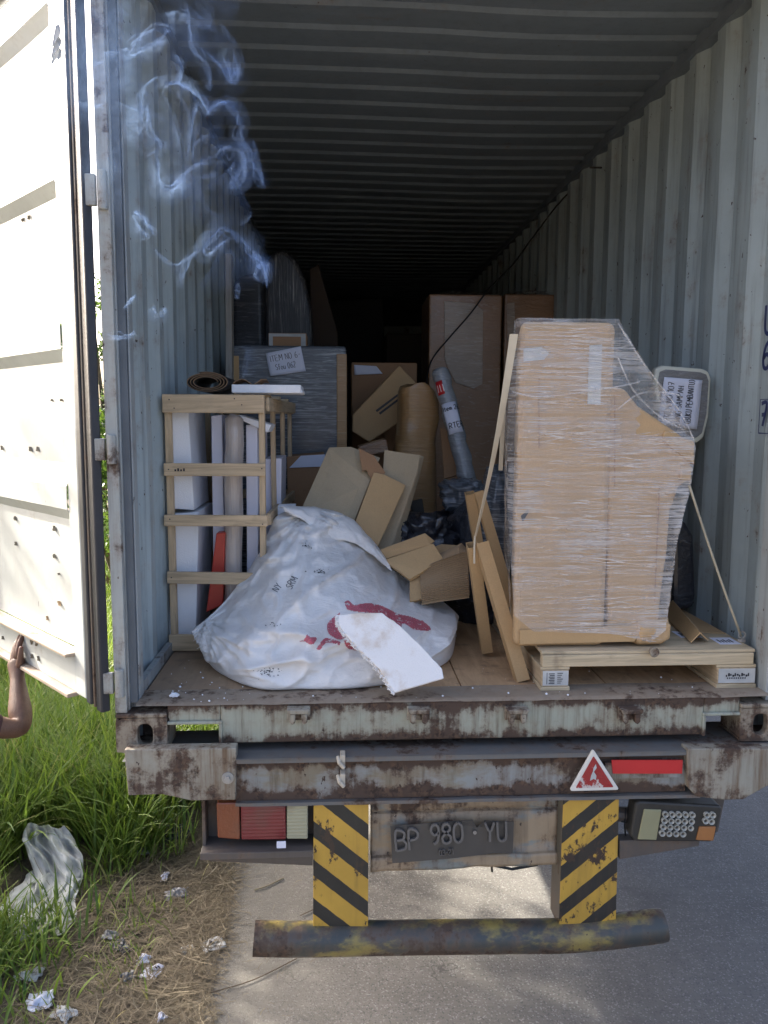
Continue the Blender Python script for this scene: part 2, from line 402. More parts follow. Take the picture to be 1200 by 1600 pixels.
MAT['beam'] = painted_steel('beam_paint_rust', (0.265, 0.285, 0.28), rust=.56, streak=.7, dark=(.06, .035, .02), second=(0.22, 0.20, 0.15), second_amt=.3, chip=.3, zband=(-.345, -.196))
MAT['beam_flange'] = painted_steel('beam_flange', (0.13, 0.132, 0.13), rust=.35, streak=.2)
MAT['end_plate'] = painted_steel('end_plate_paint', (0.32, 0.31, 0.255), rust=.56, streak=.95, dark=(.12, .07, .035), chip=.35)
MAT['panel'] = painted_steel('plate_panel_paint', (0.33, 0.25, 0.16), rust=.52, streak=.45, second=(0.20, 0.23, 0.22), second_amt=.12, chip=.35)
MAT['dark_steel'] = painted_steel('dark_steel', (0.05, 0.047, 0.045), rust=.3, streak=.2)
MAT['bracket'] = painted_steel('bracket_steel', (0.10, 0.085, 0.075), rust=.3, streak=.2)
MAT['pipe'] = painted_steel('bumper_pipe_paint', (0.050, 0.056, 0.054), rust=.50, streak=.15, second=(0.27, 0.215, 0.06), second_amt=.16, zband=(-.98, -.72), chip=.3, rough=.38)
MAT['plate'] = painted_steel('number_plate', (0.060, 0.056, 0.052), rust=.18, streak=.2, rough=.4)
MAT['plate_char'] = painted_steel('number_plate_letters', (0.12, 0.115, 0.11), rust=.1, streak=.1, rough=.38)
MAT['steel'] = painted_steel('bare_steel', (0.38, 0.36, 0.32), rust=.35)
MAT['cream'] = painted_steel('cream_bracket', (0.55, 0.50, 0.40), rust=.4, streak=.3)
MAT['ply'] = None
MAT['card'] = cardboard('cardboard', (0.46, 0.30, 0.145))
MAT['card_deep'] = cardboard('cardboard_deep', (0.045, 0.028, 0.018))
MAT['dark_matte'] = plain('depth_dark', (0.016, 0.017, 0.02), .8)  # near-black stand-in for the unlit depth of the container
MAT['card_light'] = cardboard('cardboard_light', (0.47, 0.31, 0.16))
MAT['card_dark'] = cardboard('cardboard_dark', (0.34, 0.19, 0.095))
MAT['card_kraft'] = cardboard('kraft_sheet', (0.52, 0.345, 0.17))
MAT['card_grey'] = cardboard('cardboard_greyed', (0.46, 0.365, 0.235), flute=55, axis=(1, .2, .35))
MAT['card_fl'] = cardboard('corrugated_paper', (0.30, 0.205, 0.115))
MAT['kraft_wrap'] = film_wrapped('kraft_under_film', (0.36, 0.20, 0.075), milk_glint=(.50, .38, .22), amount=.5, wr=.55)
MAT['carton_film'] = film_wrapped('carton_under_film', (0.34, 0.19, 0.10), amount=.6, wr=.8, milk_glint=(.55, .46, .38), stretch=(4, 4, 20), thr=.55)
MAT['foam_film'] = film_wrapped('foam_under_film', (0.46, 0.36, 0.28), amount=.75, wr=.9, milk_glint=(.68, .62, .56), stretch=(3, 3, 26))
MAT['grey_wrap'] = film_wrapped('grey_under_film', (0.065, 0.08, 0.10), rot=(0, .16, 0), stretch=(2.4, 2.4, 60), amount=.75, thr=.5, milk_glint=(.50, .53, .56))
MAT['dark_wrap'] = film_wrapped('dark_under_film', (0.022, 0.022, 0.027), stretch=(70, 70, 2), amount=.9, thr=.545, milk_glint=(.62, .60, .56), wr=.6, coat=.3)
MAT['dark_wrap_diag'] = film_wrapped('dark_under_film_diagonal', (0.02, 0.022, 0.028), rot=(0, .8, 0), stretch=(3, 3, 60), amount=.4, milk_glint=(.55, .55, .55), coat=.3)
MAT['black_film'] = film_wrapped('black_plastic', (0.016, 0.018, 0.026), rot=(.2, .5, 0), stretch=(5, 5, 13), amount=.5, thr=.58, milk_glint=(.36, .38, .42), wr=.9, rough=.12)
MAT['tube_film'] = film_wrapped('tube_under_film', (0.26, 0.27, 0.28), rot=(0, 1.2, 0), stretch=(4, 4, 40), amount=.55, wr=.7)
MAT['roll_film'] = film_wrapped('roll_under_film', (0.50, 0.43, 0.38), rot=(0, 0, 0), stretch=(40, 40, 2), amount=.4, wr=.5, milk_glint=(.75, .72, .7))
MAT['tray_film'] = film_wrapped('tray_under_film', (0.20, 0.20, 0.20), rot=(0, .9, 0), stretch=(6, 6, 30), amount=.55, wr=.8)
MAT['tray_rim'] = plain('tray_rim', (0.62, 0.62, 0.52), .35, .06, Coat_Weight=.5)
MAT['film'] = film_sheet('stretch_film', stretch=(.8, .8, 34), lo=.13, hi=.42, thr=.90)
t = NT('film_wrinkle'); mx = t.n('ShaderNodeMixShader'); t.l(t.rng(t.noise(14, 3), .35, .7, .12, .7), mx.inputs[0]); t.l(t.n('ShaderNodeBsdfTransparent').outputs[0], mx.inputs[1]); t.l(t.pbr((0.72, 0.68, 0.64), .3), mx.inputs[2]); MAT['film_line'] = t.done(mx.outputs[0])
MAT['film_tent'] = film_sheet('stretch_film_loose', rot=(0, .6, 0), stretch=(2, 2, 14), lo=.12, hi=.5, thr=.90)
MAT['film_side'] = film_sheet('stretch_film_side', stretch=(20, 2, 5), lo=.15, hi=.5, thr=.90)
MAT['wood_x'] = wood('pine_board_lengthwise', (0.60, 0.45, 0.28), (3, 30, 40), .22)
MAT['wood_z'] = wood('pine_board_upright', (0.58, 0.43, 0.265), (40, 40, 3), .25)
MAT['wood_y'] = wood('pine_board_deep', (0.54, 0.41, 0.26), (40, 3, 40), .3)
MAT['pallet'] = wood('pallet_pine', (0.57, 0.46, 0.30), (3, 14, 60), .5)
MAT['grey_board'] = wood('grey_board', (0.36, 0.34, 0.30), (40, 40, 3), .3)
MAT['foam'] = foam()
MAT['foam_stain'] = foam('polystyrene_stained', (0.82, 0.80, 0.78), .55)
MAT['foam_film'] = MAT['foam_film']
MAT['white_sheet'] = plain('white_foam_sheet', (0.62, 0.62, 0.70), .5, .05, 12, .2)
MAT['paper'] = plain('white_paper', (0.68, 0.70, 0.80), .6, .04, 9, .3)
MAT['paper_dirty'] = plain('dirty_paper', (0.50, 0.51, 0.50), .95, .3, 20, .3)
MAT['ink'] = plain('marker_ink', (0.012, 0.013, 0.022), .5)
MAT['ink_pen'] = plain('pen_ink', (0.02, 0.022, 0.04), .5)
MAT['navy'] = plain('stencil_navy', (0.018, 0.028, 0.10), .5)
MAT['red_plastic'] = plain('red_plastic', (0.45, 0.045, 0.028), .4)
MAT['red_tape'] = plain('red_reflective_tape', (0.50, 0.018, 0.022), .35, .08)
MAT['white_plastic'] = plain('white_plastic', (0.70, 0.68, 0.62), .4, .12)
MAT['strap'] = plain('webbing', (0.62, 0.55, 0.42), .7, .12, 200, .3)
MAT['rope'] = plain('rope_fibre', (0.42, 0.37, 0.27), .8, .2, 160, .6)
MAT['cable'] = plain('black_cable', (0.012, 0.012, 0.012), .5)
MAT['rubber'] = plain('dark_rubber', (0.02, 0.019, 0.019), .55, .3, 40, .3)
MAT['tan_rubber'] = plain('worn_rubber_edge', (0.20, 0.13, 0.075), .7, .3)
MAT['skin'] = None
MAT['shirt'] = plain('maroon_shirt', (0.06, 0.028, 0.03), .8, .2, 60, .4)
MAT['trousers'] = plain('dark_trousers', (0.03, 0.032, 0.04), .85, .2)
MAT['hair'] = plain('black_hair', (0.012, 0.01, 0.009), .6, .3)

# plywood floor
t = NT('plywood_floor'); X = xyz(t)
g = t.noise(1, 6, .65, t.scaled(22, 2.5, 22), dist=.8); b = t.noise(2.3, 5, .6); d = t.noise(8, 6, .7)
c = t.mix(t.rng(g, .3, .7), (0.60, 0.40, 0.22), (0.45, 0.285, 0.155)); c = t.vary(c, b, .2)
c = t.mix(t.math('MULTIPLY', t.rng(d, .5, .7), .55), c, (0.11, 0.075, 0.05))
dirty = t.math('ADD', t.math('MULTIPLY', b, .5), t.math('MULTIPLY', t.rng(X[0], -1.2, .10, .40, 0, False), 1.0))
c = t.mix(t.math('MULTIPLY', t.rng(dirty, .35, .72), .8), c, (0.20, 0.15, 0.11))
MAT['ply'] = t.done(t.pbr(c, .72, t.bump(t.math('ADD', g, d), .25, .004)))
# striped chevron plates: phase follows the plate's own x and z
def striped(name, sgn):
    t = NT(name); X = xyz(t)
    ph = t.math('ADD', X[2], t.math('MULTIPLY', X[0], sgn * .85))
    wob = t.math('MULTIPLY', t.math('SUBTRACT', t.noise(30, 3), .5), .006)
    fr = t.math('FRACT', t.math('ADD', t.math('DIVIDE', t.math('ADD', ph, wob), .148), STRIPE[sgn] + 20))
    blk = t.math('MULTIPLY', t.rng(fr, .572, .588), t.rng(fr, .990, 1.0, 1, 0))
    yel = t.vary((0.50, 0.30, 0.045), t.noise(7, 5), .14)
    bk = t.vary((0.022, 0.022, 0.02), t.noise(9, 5), .3)
    c = t.mix(blk, yel, bk)
    sp = t.noise(30, 5, .7, t.scaled(1, 1, .55)); edge = t.noise(6, 4, .6)
    wear = t.rng(t.math('ADD', t.math('MULTIPLY', sp, .6), t.math('MULTIPLY', edge, .4)), .545, .59)
    c = t.mix(wear, c, (0.045, 0.028, 0.02))
    c = t.mix(t.math('MULTIPLY', t.rng(t.noise(1, 5, .6, t.scaled(30, 30, 2)), .5, .75), .3), c, (.08, .05, .03))
    return t.done(t.pbr(c, .5, t.bump(sp, .2, .003)))
STRIPE = {1: 0.872, -1: 0.347}
MAT['stripe_a'] = striped('chevron_descending', 1); MAT['stripe_b'] = striped('chevron_rising', -1)
# lamp lenses
def lens(name, c, rib=0):
    t = NT(name); X = xyz(t)
    h = t.math('PINGPONG', t.math('MULTIPLY', X[2], 1), .0065) if rib else t.noise(90, 2)
    cc = t.mix(t.math('MULTIPLY', t.rng(t.noise(8, 5), .45, .7), .5), c, (.10, .06, .045))
    return t.done(t.pbr(cc, .3, t.bump(t.math('MULTIPLY', h, 100 if rib else 1), .6, .004), Coat_Weight=.4))
MAT['lens_red'] = lens('red_lens', (0.17, 0.016, 0.020), 1); MAT['lens_amber'] = lens('amber_lens', (0.19, 0.05, 0.02)); MAT['lens_clear'] = lens('clear_lens', (0.34, 0.33, 0.22), 1)
MAT['lens_olive'] = plain('faded_lens', (0.27, 0.26, 0.15), .45); MAT['led'] = plain('led_cup', (0.36, 0.36, 0.32), .25, .2); MAT['lens_orange'] = plain('orange_lens', (0.33, 0.14, 0.045), .4, .15)
MAT['led_dark'] = plain('led_centre', (0.07, 0.06, 0.05), .4)
MAT['lamp_black'] = plain('lamp_housing', (0.030, 0.028, 0.024), .5, .4, 30, .3)
# reflector
t = NT('triangle_reflector'); f = t.rng(t.noise(13, 5, .65, t.scaled(1, 1, .7, (0, .5, 0))), .56, .60)
MAT['reflector'] = t.done(t.pbr(t.mix(f, (0.30, 0.02, 0.022), (0.55, 0.50, 0.47)), .35, t.bump(t.voro(160), .3, .003)))
# road
t = NT('worn_concrete_road'); X = xyz(t)
sp = t.voro(170, out='Color'); spn = t.n('ShaderNodeSeparateColor'); t.l(sp, spn.inputs[0])
big = t.noise(1.1, 5, .6); md = t.noise(6, 5, .65); br = t.noise(1, 4, .6, t.scaled(2.5, 90, 2))
c = t.vary((0.165, 0.155, 0.138), big, .22); c = t.vary(c, md, .12); c = t.vary(c, br, .10)
c = t.mix(t.math('MULTIPLY', t.rng(spn.outputs[0], .86, .93), .6), c, (0.34, 0.33, 0.31))
c = t.mix(t.math('MULTIPLY', t.rng(spn.outputs[1], .86, .93), .55), c, (0.07, 0.07, 0.07))
oil = t.rng(t.noise(2.7, 6, .7), .56, .70); c = t.mix(t.math('MULTIPLY', oil, .45), c, (0.075, 0.072, 0.066))
cv = t.n('ShaderNodeTexVoronoi', feature='DISTANCE_TO_EDGE'); wv_ = t.n('ShaderNodeVectorMath', operation='ADD'); nz = t.n('ShaderNodeTexNoise'); nz.inputs['Scale'].default_value = 5; nz.inputs['Detail'].default_value = 5; t.l(t.pos(), nz.inputs['Vector']); sc_ = t.n('ShaderNodeVectorMath', operation='SCALE'); t.l(nz.outputs['Color'], sc_.inputs[0]); sc_.inputs['Scale'].default_value = .35; t.l(t.pos(), wv_.inputs[0]); t.l(sc_.outputs[0], wv_.inputs[1]); t.l(wv_.outputs[0], cv.inputs['Vector']); cv.inputs['Scale'].default_value = .75
crk = t.math('MULTIPLY', t.rng(cv.outputs['Distance'], .001, .0035, 1, 0), t.rng(t.noise(1.7, 3), .50, .62)); c = t.mix(t.math('MULTIPLY', crk, .5), c, (0.04, 0.038, 0.035))
dust = t.rng(t.math('ADD', X[0], t.math('MULTIPLY', t.math('SUBTRACT', md, .5), .5)), -.95, -.2, 1, 0)
c = t.mix(t.math('MULTIPLY', dust, .55), c, (0.165, 0.155, 0.125))
right_shade = t.rng(t.math('ADD', X[0], t.math('MULTIPLY', t.math('SUBTRACT', md, .5), .10)), .60, .72)  # container's shadow painted in: road darker and bluer towards the right
c = t.mix(t.math('MULTIPLY', right_shade, .3), c, t.vary((0.080, 0.080, 0.084), md, .14))
MAT['road'] = t.done(t.pbr(c, .85, t.bump(t.math('ADD', t.voro(170), br), .4, .005)))
t = NT('verge_soil'); a = t.noise(7, 6, .7); b = t.noise(60, 4, .7); c = t.mix(t.rng(a, .35, .65), (0.085, 0.07, 0.05), (0.17, 0.135, 0.09))
c = t.vary(c, b, .3); MAT['soil'] = t.done(t.pbr(c, .95, t.bump(t.math('ADD', a, b), .6, .03)))
def leafy(name, c1, c2, c3, trans=.35, rough=.5):
    t = NT(name); d = t.attr()
    c = t.mix(t.rng(d, 0, .6, 0, 1, False), c1, c2); c = t.mix(t.rng(d, .75, 1.0), c, c3)
    p = t.pbr(c, rough); tl = t.n('ShaderNodeBsdfTranslucent'); t.l(t.mix(.5, c, (0.20, 0.30, 0.03)), tl.inputs[0])
    mx = t.n('ShaderNodeMixShader'); mx.inputs[0].default_value = trans; t.l(p, mx.inputs[1]); t.l(tl.outputs[0], mx.inputs[2])
    return t.done(mx.outputs[0])
MAT['grass'] = leafy('grass_blade', (0.065, 0.14, 0.024), (0.23, 0.31, 0.050), (0.44, 0.37, 0.15))
MAT['leaf'] = leafy('shrub_leaf', (0.030, 0.075, 0.018), (0.07, 0.14, 0.03), (0.12, 0.17, 0.04), .3)
MAT['straw'] = leafy('dry_straw', (0.28, 0.23, 0.145), (0.14, 0.11, 0.07), (0.42, 0.37, 0.26), .05, .8)
MAT['bark'] = plain('bark', (0.12, 0.085, 0.055), .9, .3, 30, .6)
# woven sack: white polypropylene weave
def sackmat(name, c, soil, rough=.42, bs=.5):
    t = NT(name); X = xyz(t)
    wv = t.n('ShaderNodeTexBrick'); t.l(t.scaled(1, 0, 1, (0, 0, 0)), wv.inputs[0])
    u = t.math('PINGPONG', t.math('ADD', t.math('MULTIPLY', X[0], .8), t.math('MULTIPLY', X[2], .6)), .0016)
    v = t.math('PINGPONG', t.math('SUBTRACT', t.math('MULTIPLY', X[2], .8), t.math('MULTIPLY', X[0], .6)), .0016)
    h = t.math('MULTIPLY', t.math('ADD', u, v), 300)
    cc = t.vary(c, t.noise(4, 4), .04)
    cc = t.mix(t.math('MULTIPLY', t.rng(t.noise(6, 6, .7), .56, .74), soil), cc, (0.36, 0.31, 0.27))
    cc = t.mix(t.math('MULTIPLY', t.rng(t.noise(1, 5, .6, t.scaled(8, 8, 30, (0, .6, 0))), .55, .75), soil * .6), cc, (0.45, 0.42, 0.40))
    n1 = t.bump(h, .12, .001); n2 = t.bump(t.noise(1, 6, .65, t.scaled(12, 12, 30, (0, .5, 0)), dist=1.4), bs, .016, n1)
    n2 = t.bump(t.noise(9, 5, .6, dist=1.5), .35, .02, n2)
    p = t.pbr(cc, rough, n2, Sheen_Weight=.1); tl = t.n('ShaderNodeBsdfTranslucent'); t.l(cc, tl.inputs[0])
    mx = t.n('ShaderNodeMixShader'); mx.inputs[0].default_value = .12; t.l(p, mx.inputs[1]); t.l(tl.outputs[0], mx.inputs[2])
    t.t.nodes.remove(wv)
    return t.done(mx.outputs[0])
MAT['sack'] = sackmat('woven_sack', (0.88, 0.86, 0.83), .32); MAT['rag'] = plain('dirty_woven_sack', (0.54, 0.54, 0.51), .95, .2, 45, .8)
t = NT('red_print'); f = t.rng(t.voro(230), .35, .5); pm_ = t.n('ShaderNodeMixShader'); t.l(t.math('MULTIPLY', t.math('ADD', t.math('MULTIPLY', f, .55), t.rng(t.noise(34, 5, .7), .56, .66)), .75, clamp=True), pm_.inputs[0]); t.l(t.pbr((0.54, 0.075, 0.12), .5), pm_.inputs[1]); t.l(t.n('ShaderNodeBsdfTransparent').outputs[0], pm_.inputs[2]); MAT['print'] = t.done(pm_.outputs[0])
t = NT('skin_brown'); MAT['skin'] = t.done(t.pbr(t.vary((0.135, 0.072, 0.046), t.noise(22, 6, .7), .30), .55, t.bump(t.noise(120, 5, .65, t.scaled(1, 1, .35)), .55, .004), Subsurface_Weight=.06))
MAT['nail'] = plain('fingernail', (0.34, 0.22, 0.17), .35, .05)
# smoke: thin scattering sheets, denser where a sheet turns edge-on
t = NT('smoke_veil'); d = t.attr(); lw = t.n('ShaderNodeLayerWeight'); lw.inputs[0].default_value = .5
n1 = t.rng(t.noise(14, 6, .62, dist=2.6), .28, .74, .35, 1.2); edge = t.rng(lw.outputs['Facing'], 0, 1, .8, 1.7, False)
al = t.math('MULTIPLY', t.math('MULTIPLY', d, n1), edge, clamp=True)
df = t.n('ShaderNodeBsdfDiffuse'); df.inputs[0].default_value = (0.36, 0.55, 0.95, 1); tl = t.n('ShaderNodeBsdfTranslucent'); tl.inputs[0].default_value = (0.36, 0.55, 0.95, 1)
m1 = t.n('ShaderNodeMixShader'); m1.inputs[0].default_value = .5; t.l(df.outputs[0], m1.inputs[1]); t.l(tl.outputs[0], m1.inputs[2])
m2 = t.n('ShaderNodeMixShader'); t.l(al, m2.inputs[0]); t.l(t.n('ShaderNodeBsdfTransparent').outputs[0], m2.inputs[1]); t.l(m1.outputs[0], m2.inputs[2])
MAT['smoke'] = t.done(m2.outputs[0])

# ================================================================== the ground
def ground_z(x, y):
    k = min(max((-1.0 - x) / 1.2, 0), 1)
    return G - .012 + k * (.06 + .05 * fbm((x * 1.3, y * 1.3, 0), 3)) + (.02 * fbm((x * 6, y * 6, 3), 2) * k)
mb = MB(); xs = [-400, -120, -40, -16, -9] + [-6 + .12 * i for i in range(44)] + [-.6, 0, 4, 12, 40, 120, 400]
ys = [-400, -60, -12, -4] + [-2 + .15 * i for i in range(60)] + [7.5, 9, 12, 18, 40, 120, 400]
nx = len(xs)
mb.add([(x, y, ground_z(x, y)) for y in ys for x in xs], [(j * nx + i, j * nx + i + 1, (j + 1) * nx + i + 1, (j + 1) * nx + i) for j in range(len(ys) - 1) for i in range(nx - 1)])
tag(mb.build('ground', MAT['soil'], loc=(0, 0, G), smooth=True), kind='structure', label='bare soil of the grassy verge')
mb = MB(); ys = [-60, -10, -3] + [-1 + .1 * i for i in range(50)] + [4.5, 8, 20, 60, 200]
edge = [-1.04 + .06 * fbm((y * 1.7, 0, 5), 3) + .03 * fbm((y * 7, 0, 2), 2) for y in ys]
pts = [(e, y, G) for e, y in zip(edge, ys)] + [(14.0, y, G) for y in ys]; k = len(ys)
mb.add(pts, [(i, k + i, k + i + 1, i + 1) for i in range(k - 1)])
tag(mb.build('road', MAT['road'], loc=(0, 0, G)), kind='structure', label='worn concrete road under the trailer')

# ================================================================== the shipping container
HW, CH, CL = 1.176, 2.69, 12.03
con = thing('shipping_container', 'pale grey corrugated shipping container, its rear doorway open and loaded with wrapped goods', 'container', (0, 0, 0))
def corrugation(y0, y1, flat1, slope, flat2, depth):
    pts = [(y0, 0)]; y = y0
    while y < y1 - .001:
        for dy, d in ((flat1, 0), (slope, depth), (flat2, depth), (slope, 0)):
            y += dy; pts.append((min(y, y1), d))
            if y >= y1: break
    return pts
prof = corrugation(.115, CL, .072, .068, .070, .068, )if False else corrugation(.115, CL, .072, .068, .070, .036)
for sgn, nm in ((-1, 'side_wall'), (1, 'side_wall')):
    mb = MB(); n = len(prof)
    zz = [0.0, .12, .6, 1.2, 1.8, 2.4, CH + .02]
    off = .0 if sgn < 0 else .13
    mb.add([(sgn * (HW + d + .006 * fbm((y * 1.1, z * 1.1, sgn * 3), 2)), y, z) for z in zz for (y, d) in prof],
           [(j * n + i, j * n + i + 1, (j + 1) * n + i + 1, (j + 1) * n + i) for j in range(len(zz) - 1) for i in range(n - 1)])
    mb.build(nm, MAT['wall'], con, solid=.002)
# base rail and top rail along each side
for sgn in (-1, 1):
    mb = MB()
    mb.box((min(sgn * 1.158, sgn * 1.219), .116, -.165), (max(sgn * 1.158, sgn * 1.219), CL, -.001)); mb.box((min(sgn * 1.150, sgn * 1.174), .116, 0.002), (max(sgn * 1.150, sgn * 1.174), CL, .045))
    mb.build('bottom_rail', MAT['post'], con)
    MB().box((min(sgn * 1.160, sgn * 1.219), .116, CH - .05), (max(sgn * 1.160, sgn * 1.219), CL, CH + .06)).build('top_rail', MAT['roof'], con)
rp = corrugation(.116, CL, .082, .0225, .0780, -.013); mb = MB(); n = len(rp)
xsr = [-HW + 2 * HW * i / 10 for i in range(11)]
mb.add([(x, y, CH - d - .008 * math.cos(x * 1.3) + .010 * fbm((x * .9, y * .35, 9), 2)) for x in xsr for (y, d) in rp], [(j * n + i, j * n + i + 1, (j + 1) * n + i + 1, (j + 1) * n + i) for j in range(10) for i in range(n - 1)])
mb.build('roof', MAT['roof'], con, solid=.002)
MB().box((-HW - .06, CL - .01, -.15), (HW + .06, CL + .05, CH + .08)).build('front_wall', MAT['wall'], con)
# plywood floor sheets with open joints
first = None; sizes = {}
xsf = [(-1.148, -.598), (-.594, -.034 + .06), (.030, .588), (.592, 1.148)]
y = .150; r_ = 0
while y < CL - .1:
    y2 = min(y + 1.16, CL)
    for i, (x0, x1) in enumerate(xsf):
        dz = rnd.uniform(-.0015, .0015)
        MB().box((x0, y, -.03), (x1, y2 - .004, dz)).build('floor_panel', MAT['ply'], con, bevel=.002, seg=1)
    y = y2
MB().box((-1.15, .14, -.05), (1.15, CL, -.034)).build('floor_beam', MAT['dark_steel'], con)
mb = MB()   # worn threshold: a bent steel lip over the sill
def lip(u, v):
    x = -1.150 + 2.30 * u; y = -.006 + .150 * v
    return (x, y, .002 + .0035 * fbm((x * 5, y * 9, 1), 3) - (.006 * (1 - v / .12) if v < .12 else 0))
mb.grid(lip, 160, 14); mb.build('threshold', MAT['threshold'], con, smooth=True)
# rear sill with the two fork openings
mb = MB(); mb.box((-.855, 0, -.148), (.906, .12, -.004)); mb.box((-1.041, .001, -.066), (-.855, .12, -.004)); mb.box((.906, .001, -.066), (1.041, .12, -.004))
mb.build('rear_sill', MAT['sill'], con, bevel=.006)
mb = MB(); mb.box((-1.041, -.010, -.073), (-.849, .06, -.062)); mb.box((-.861, -.010, -.150), (-.849, .06, -.0731)); mb.build('fork_opening_rim', MAT['sill'], con, bevel=.003)
mb = MB(); mb.box((.900, -.010, -.073), (1.041, .06, -.062)); mb.box((.900, -.010, -.150), (.912, .06, -.0731)); mb.build('fork_opening_rim', MAT['sill'], con, bevel=.003)

def plate_with_hole(mb, x0, x1, z0, z1, cx, cz, rx, rz, y0, y1, n=28, sq=.7):
    outer, inner = [], []
    for i in range(n):
        a = 2 * math.pi * i / n; c, s_ = math.cos(a), math.sin(a)
        k = min(((x1 - cx) if c > 0 else (x0 - cx)) / c if abs(c) > 1e-6 else 1e9, ((z1 - cz) if s_ > 0 else (z0 - cz)) / s_ if abs(s_) > 1e-6 else 1e9)
        outer.append((cx + c * k, cz + s_ * k))
        inner.append((cx + rx * math.copysign(abs(c) ** sq, c), cz + rz * math.copysign(abs(s_) ** sq, s_)))
    vs = [(p[0], y0, p[1]) for p in outer] + [(p[0], y0, p[1]) for p in inner] + [(p[0], y1, p[1]) for p in inner]
    fs = []
    for i in range(n):
        j = (i + 1) % n; fs += [(i, j, n + j, n + i), (n + i, n + j, 2 * n + j, 2 * n + i)]
    mb.add(vs, fs)
for sgn in (-1, 1):
    a, b = (-1.219, -1.041) if sgn < 0 else (1.041, 1.219)
    mb = MB(); plate_with_hole(mb, a, b, -.171, -.046, (a + b) / 2 + .012 * sgn * -1, -.108, .027, .040, -.012, .02)
    mb.box((a, -.0118, -.0459), (b, .14, -.030)); mb.box((a, -.0118, -.171), (b, .14, -.160)); mb.box((a, -.011, -.159), (a + .012, .14, -.047)); mb.box((b - .012, -.011, -.159), (b, .14, -.047)); mb.box((a + .013, .12, -.159), (b - .013, .14, -.047))
    mb.build('corner_casting', MAT['casting'], con, bevel=.004)
# rear posts
for sgn in (-1, 1):
    P = [(1.219, .022), (1.176, .022), (1.176, .058), (1.148, .058), (1.148, .116), (1.219, .116)] if sgn < 0 else [(1.219, .022), (1.1495, .022), (1.1495, .1145), (1.219, .1145)]
    MB().prism([(sgn * x, y) for x, y in P], 'z', -.030, 2.78).build('rear_post', MAT['post'], con, bevel=.004)
    MB().box((min(sgn * 1.180, sgn * 1.221), -.004, -.029), (max(sgn * 1.180, sgn * 1.221), .021, 2.78)).build('post_flange', MAT['hinge_edge'], con, bevel=.003)
    if sgn < 0: MB().box((min(sgn * 1.150, sgn * 1.1755), .030, -.003), (max(sgn * 1.150, sgn * 1.1755), .050, 2.78)).build('post_seal_strip', MAT['gasket_grey'], con)
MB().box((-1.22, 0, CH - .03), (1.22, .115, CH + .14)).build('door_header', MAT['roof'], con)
# cam keepers on the sill
def keeper(cx, cz):
    mb = MB(); w_ = .041
    mb.box((cx - w_, -.020, cz - .022), (cx + w_, -.001, cz + .026))
    mb.prism([(cx - w_, cz + .026), (cx + w_, cz + .026), (cx + w_ - .006, cz + .010), (cx - w_ + .006, cz + .010)], 'y', -.048, -.021)
    for s in (-1, 1):
        mb.prism([(cx + s * .030, cz + .009), (cx + s * .010, cz + .009), (cx + s * .012, cz - .024), (cx + s * .022, cz - .030), (cx + s * .032, cz - .020)], 'y', -.044, -.021)
    return mb
for px in (467, 653, 805, 981):
    p = at(px, 1113, Y=0); o = keeper(p.x, p.z).build('cam_keeper', MAT['end_plate'], con, bevel=.003)
# hinge lugs
for z0, z1 in ((1.69, 1.79), (.86, .935), (.045, .12), (2.45, 2.53)):
    mb = MB(); mb.box((-1.266, -.016, z0), (-1.222, .004, z1)); mb.tube([(-1.200, -.012, z0 - .012), (-1.200, -.012, z1 + .012)], .016, 10)
    mb.build('hinge', MAT['hinge_edge'], con, bevel=.003)
# stencilled number on the right wall near the doorway
def wall_text(txt, size, y, z, wid):
    st, wd = text_strokes(txt, size)
    mb = MB(); ribbon(mb, st, (1.1675, y, z), (0, -1, 0), (0, 0, 1), wid, lift=.001); return mb
YT = .205; mb = wall_text('U', .075, YT + .008, 1.33, .016); q = wall_text('6', .075, YT + .008, 1.20, .016); mb.add(q.v, q.f)
q = wall_text('7', .060, YT, .985, .015); mb.add(q.v, q.f)
q = MB(); ribbon(q, [[(.002, -.002), (.070, -.002), (.070, .125), (.002, .125), (.002, -.002)]], (1.1675, YT + .012, .960), (0, -1, 0), (0, 0, 1), .006, lift=.0012, curve=False); mb.add(q.v, q.f)
mb.build('stencilled_number', MAT['navy'], con)['kind'] = 'stuff'
# roof lashing ring and the thin wire along the right wall
mb = MB(); rp_ = at(936, 262, X=1.14)
mb.tube([rp_ + Vector((-.02 + .03 * math.cos(a), .05 * math.sin(a), .03 * math.sin(a) * .5)) for a in [i * .5 for i in range(13)]], .006, 6)
mb.build('lashing_ring', MAT['dark_steel'], con)

# ---------------- the left door, swung right round, its inner face towards us
DA = R(41); DU = Vector((-math.sin(DA), math.cos(DA), 0)); DN = Vector((-math.cos(DA), -math.sin(DA), 0)); DO = Vector((-1.259, -.02, 0))
def D(u, n, z): return DO + DU * u + DN * n + Vector((0, 0, z))
DM = Matrix(((DU.x, DN.x, 0, DO.x), (DU.y, DN.y, 0, DO.y), (0, 0, 1, 0), (0, 0, 0, 1)))
pr = [(.16, -.022)]
for k in range(4):
    b = .635 + .565 * k; pr += [(b, -.022), (b + .042, .010), (b + .125, .010), (b + .205, -.022)]
pr += [(2.56, -.022)]
mb = MB(); us = [.205, .5, .8, 1.115]
mb.add([D(u, n + .004 * fbm((u * 3, z * 2, 4), 2), z) for (z, n) in pr for u in us], [(j * 4 + i, j * 4 + i + 1, j * 4 + i + 5, j * 4 + i + 4) for j in range(len(pr) - 1) for i in range(3)])
door = mb.build('door', MAT['door'], con, solid=.003, label='white inner face of the opened door leaf')
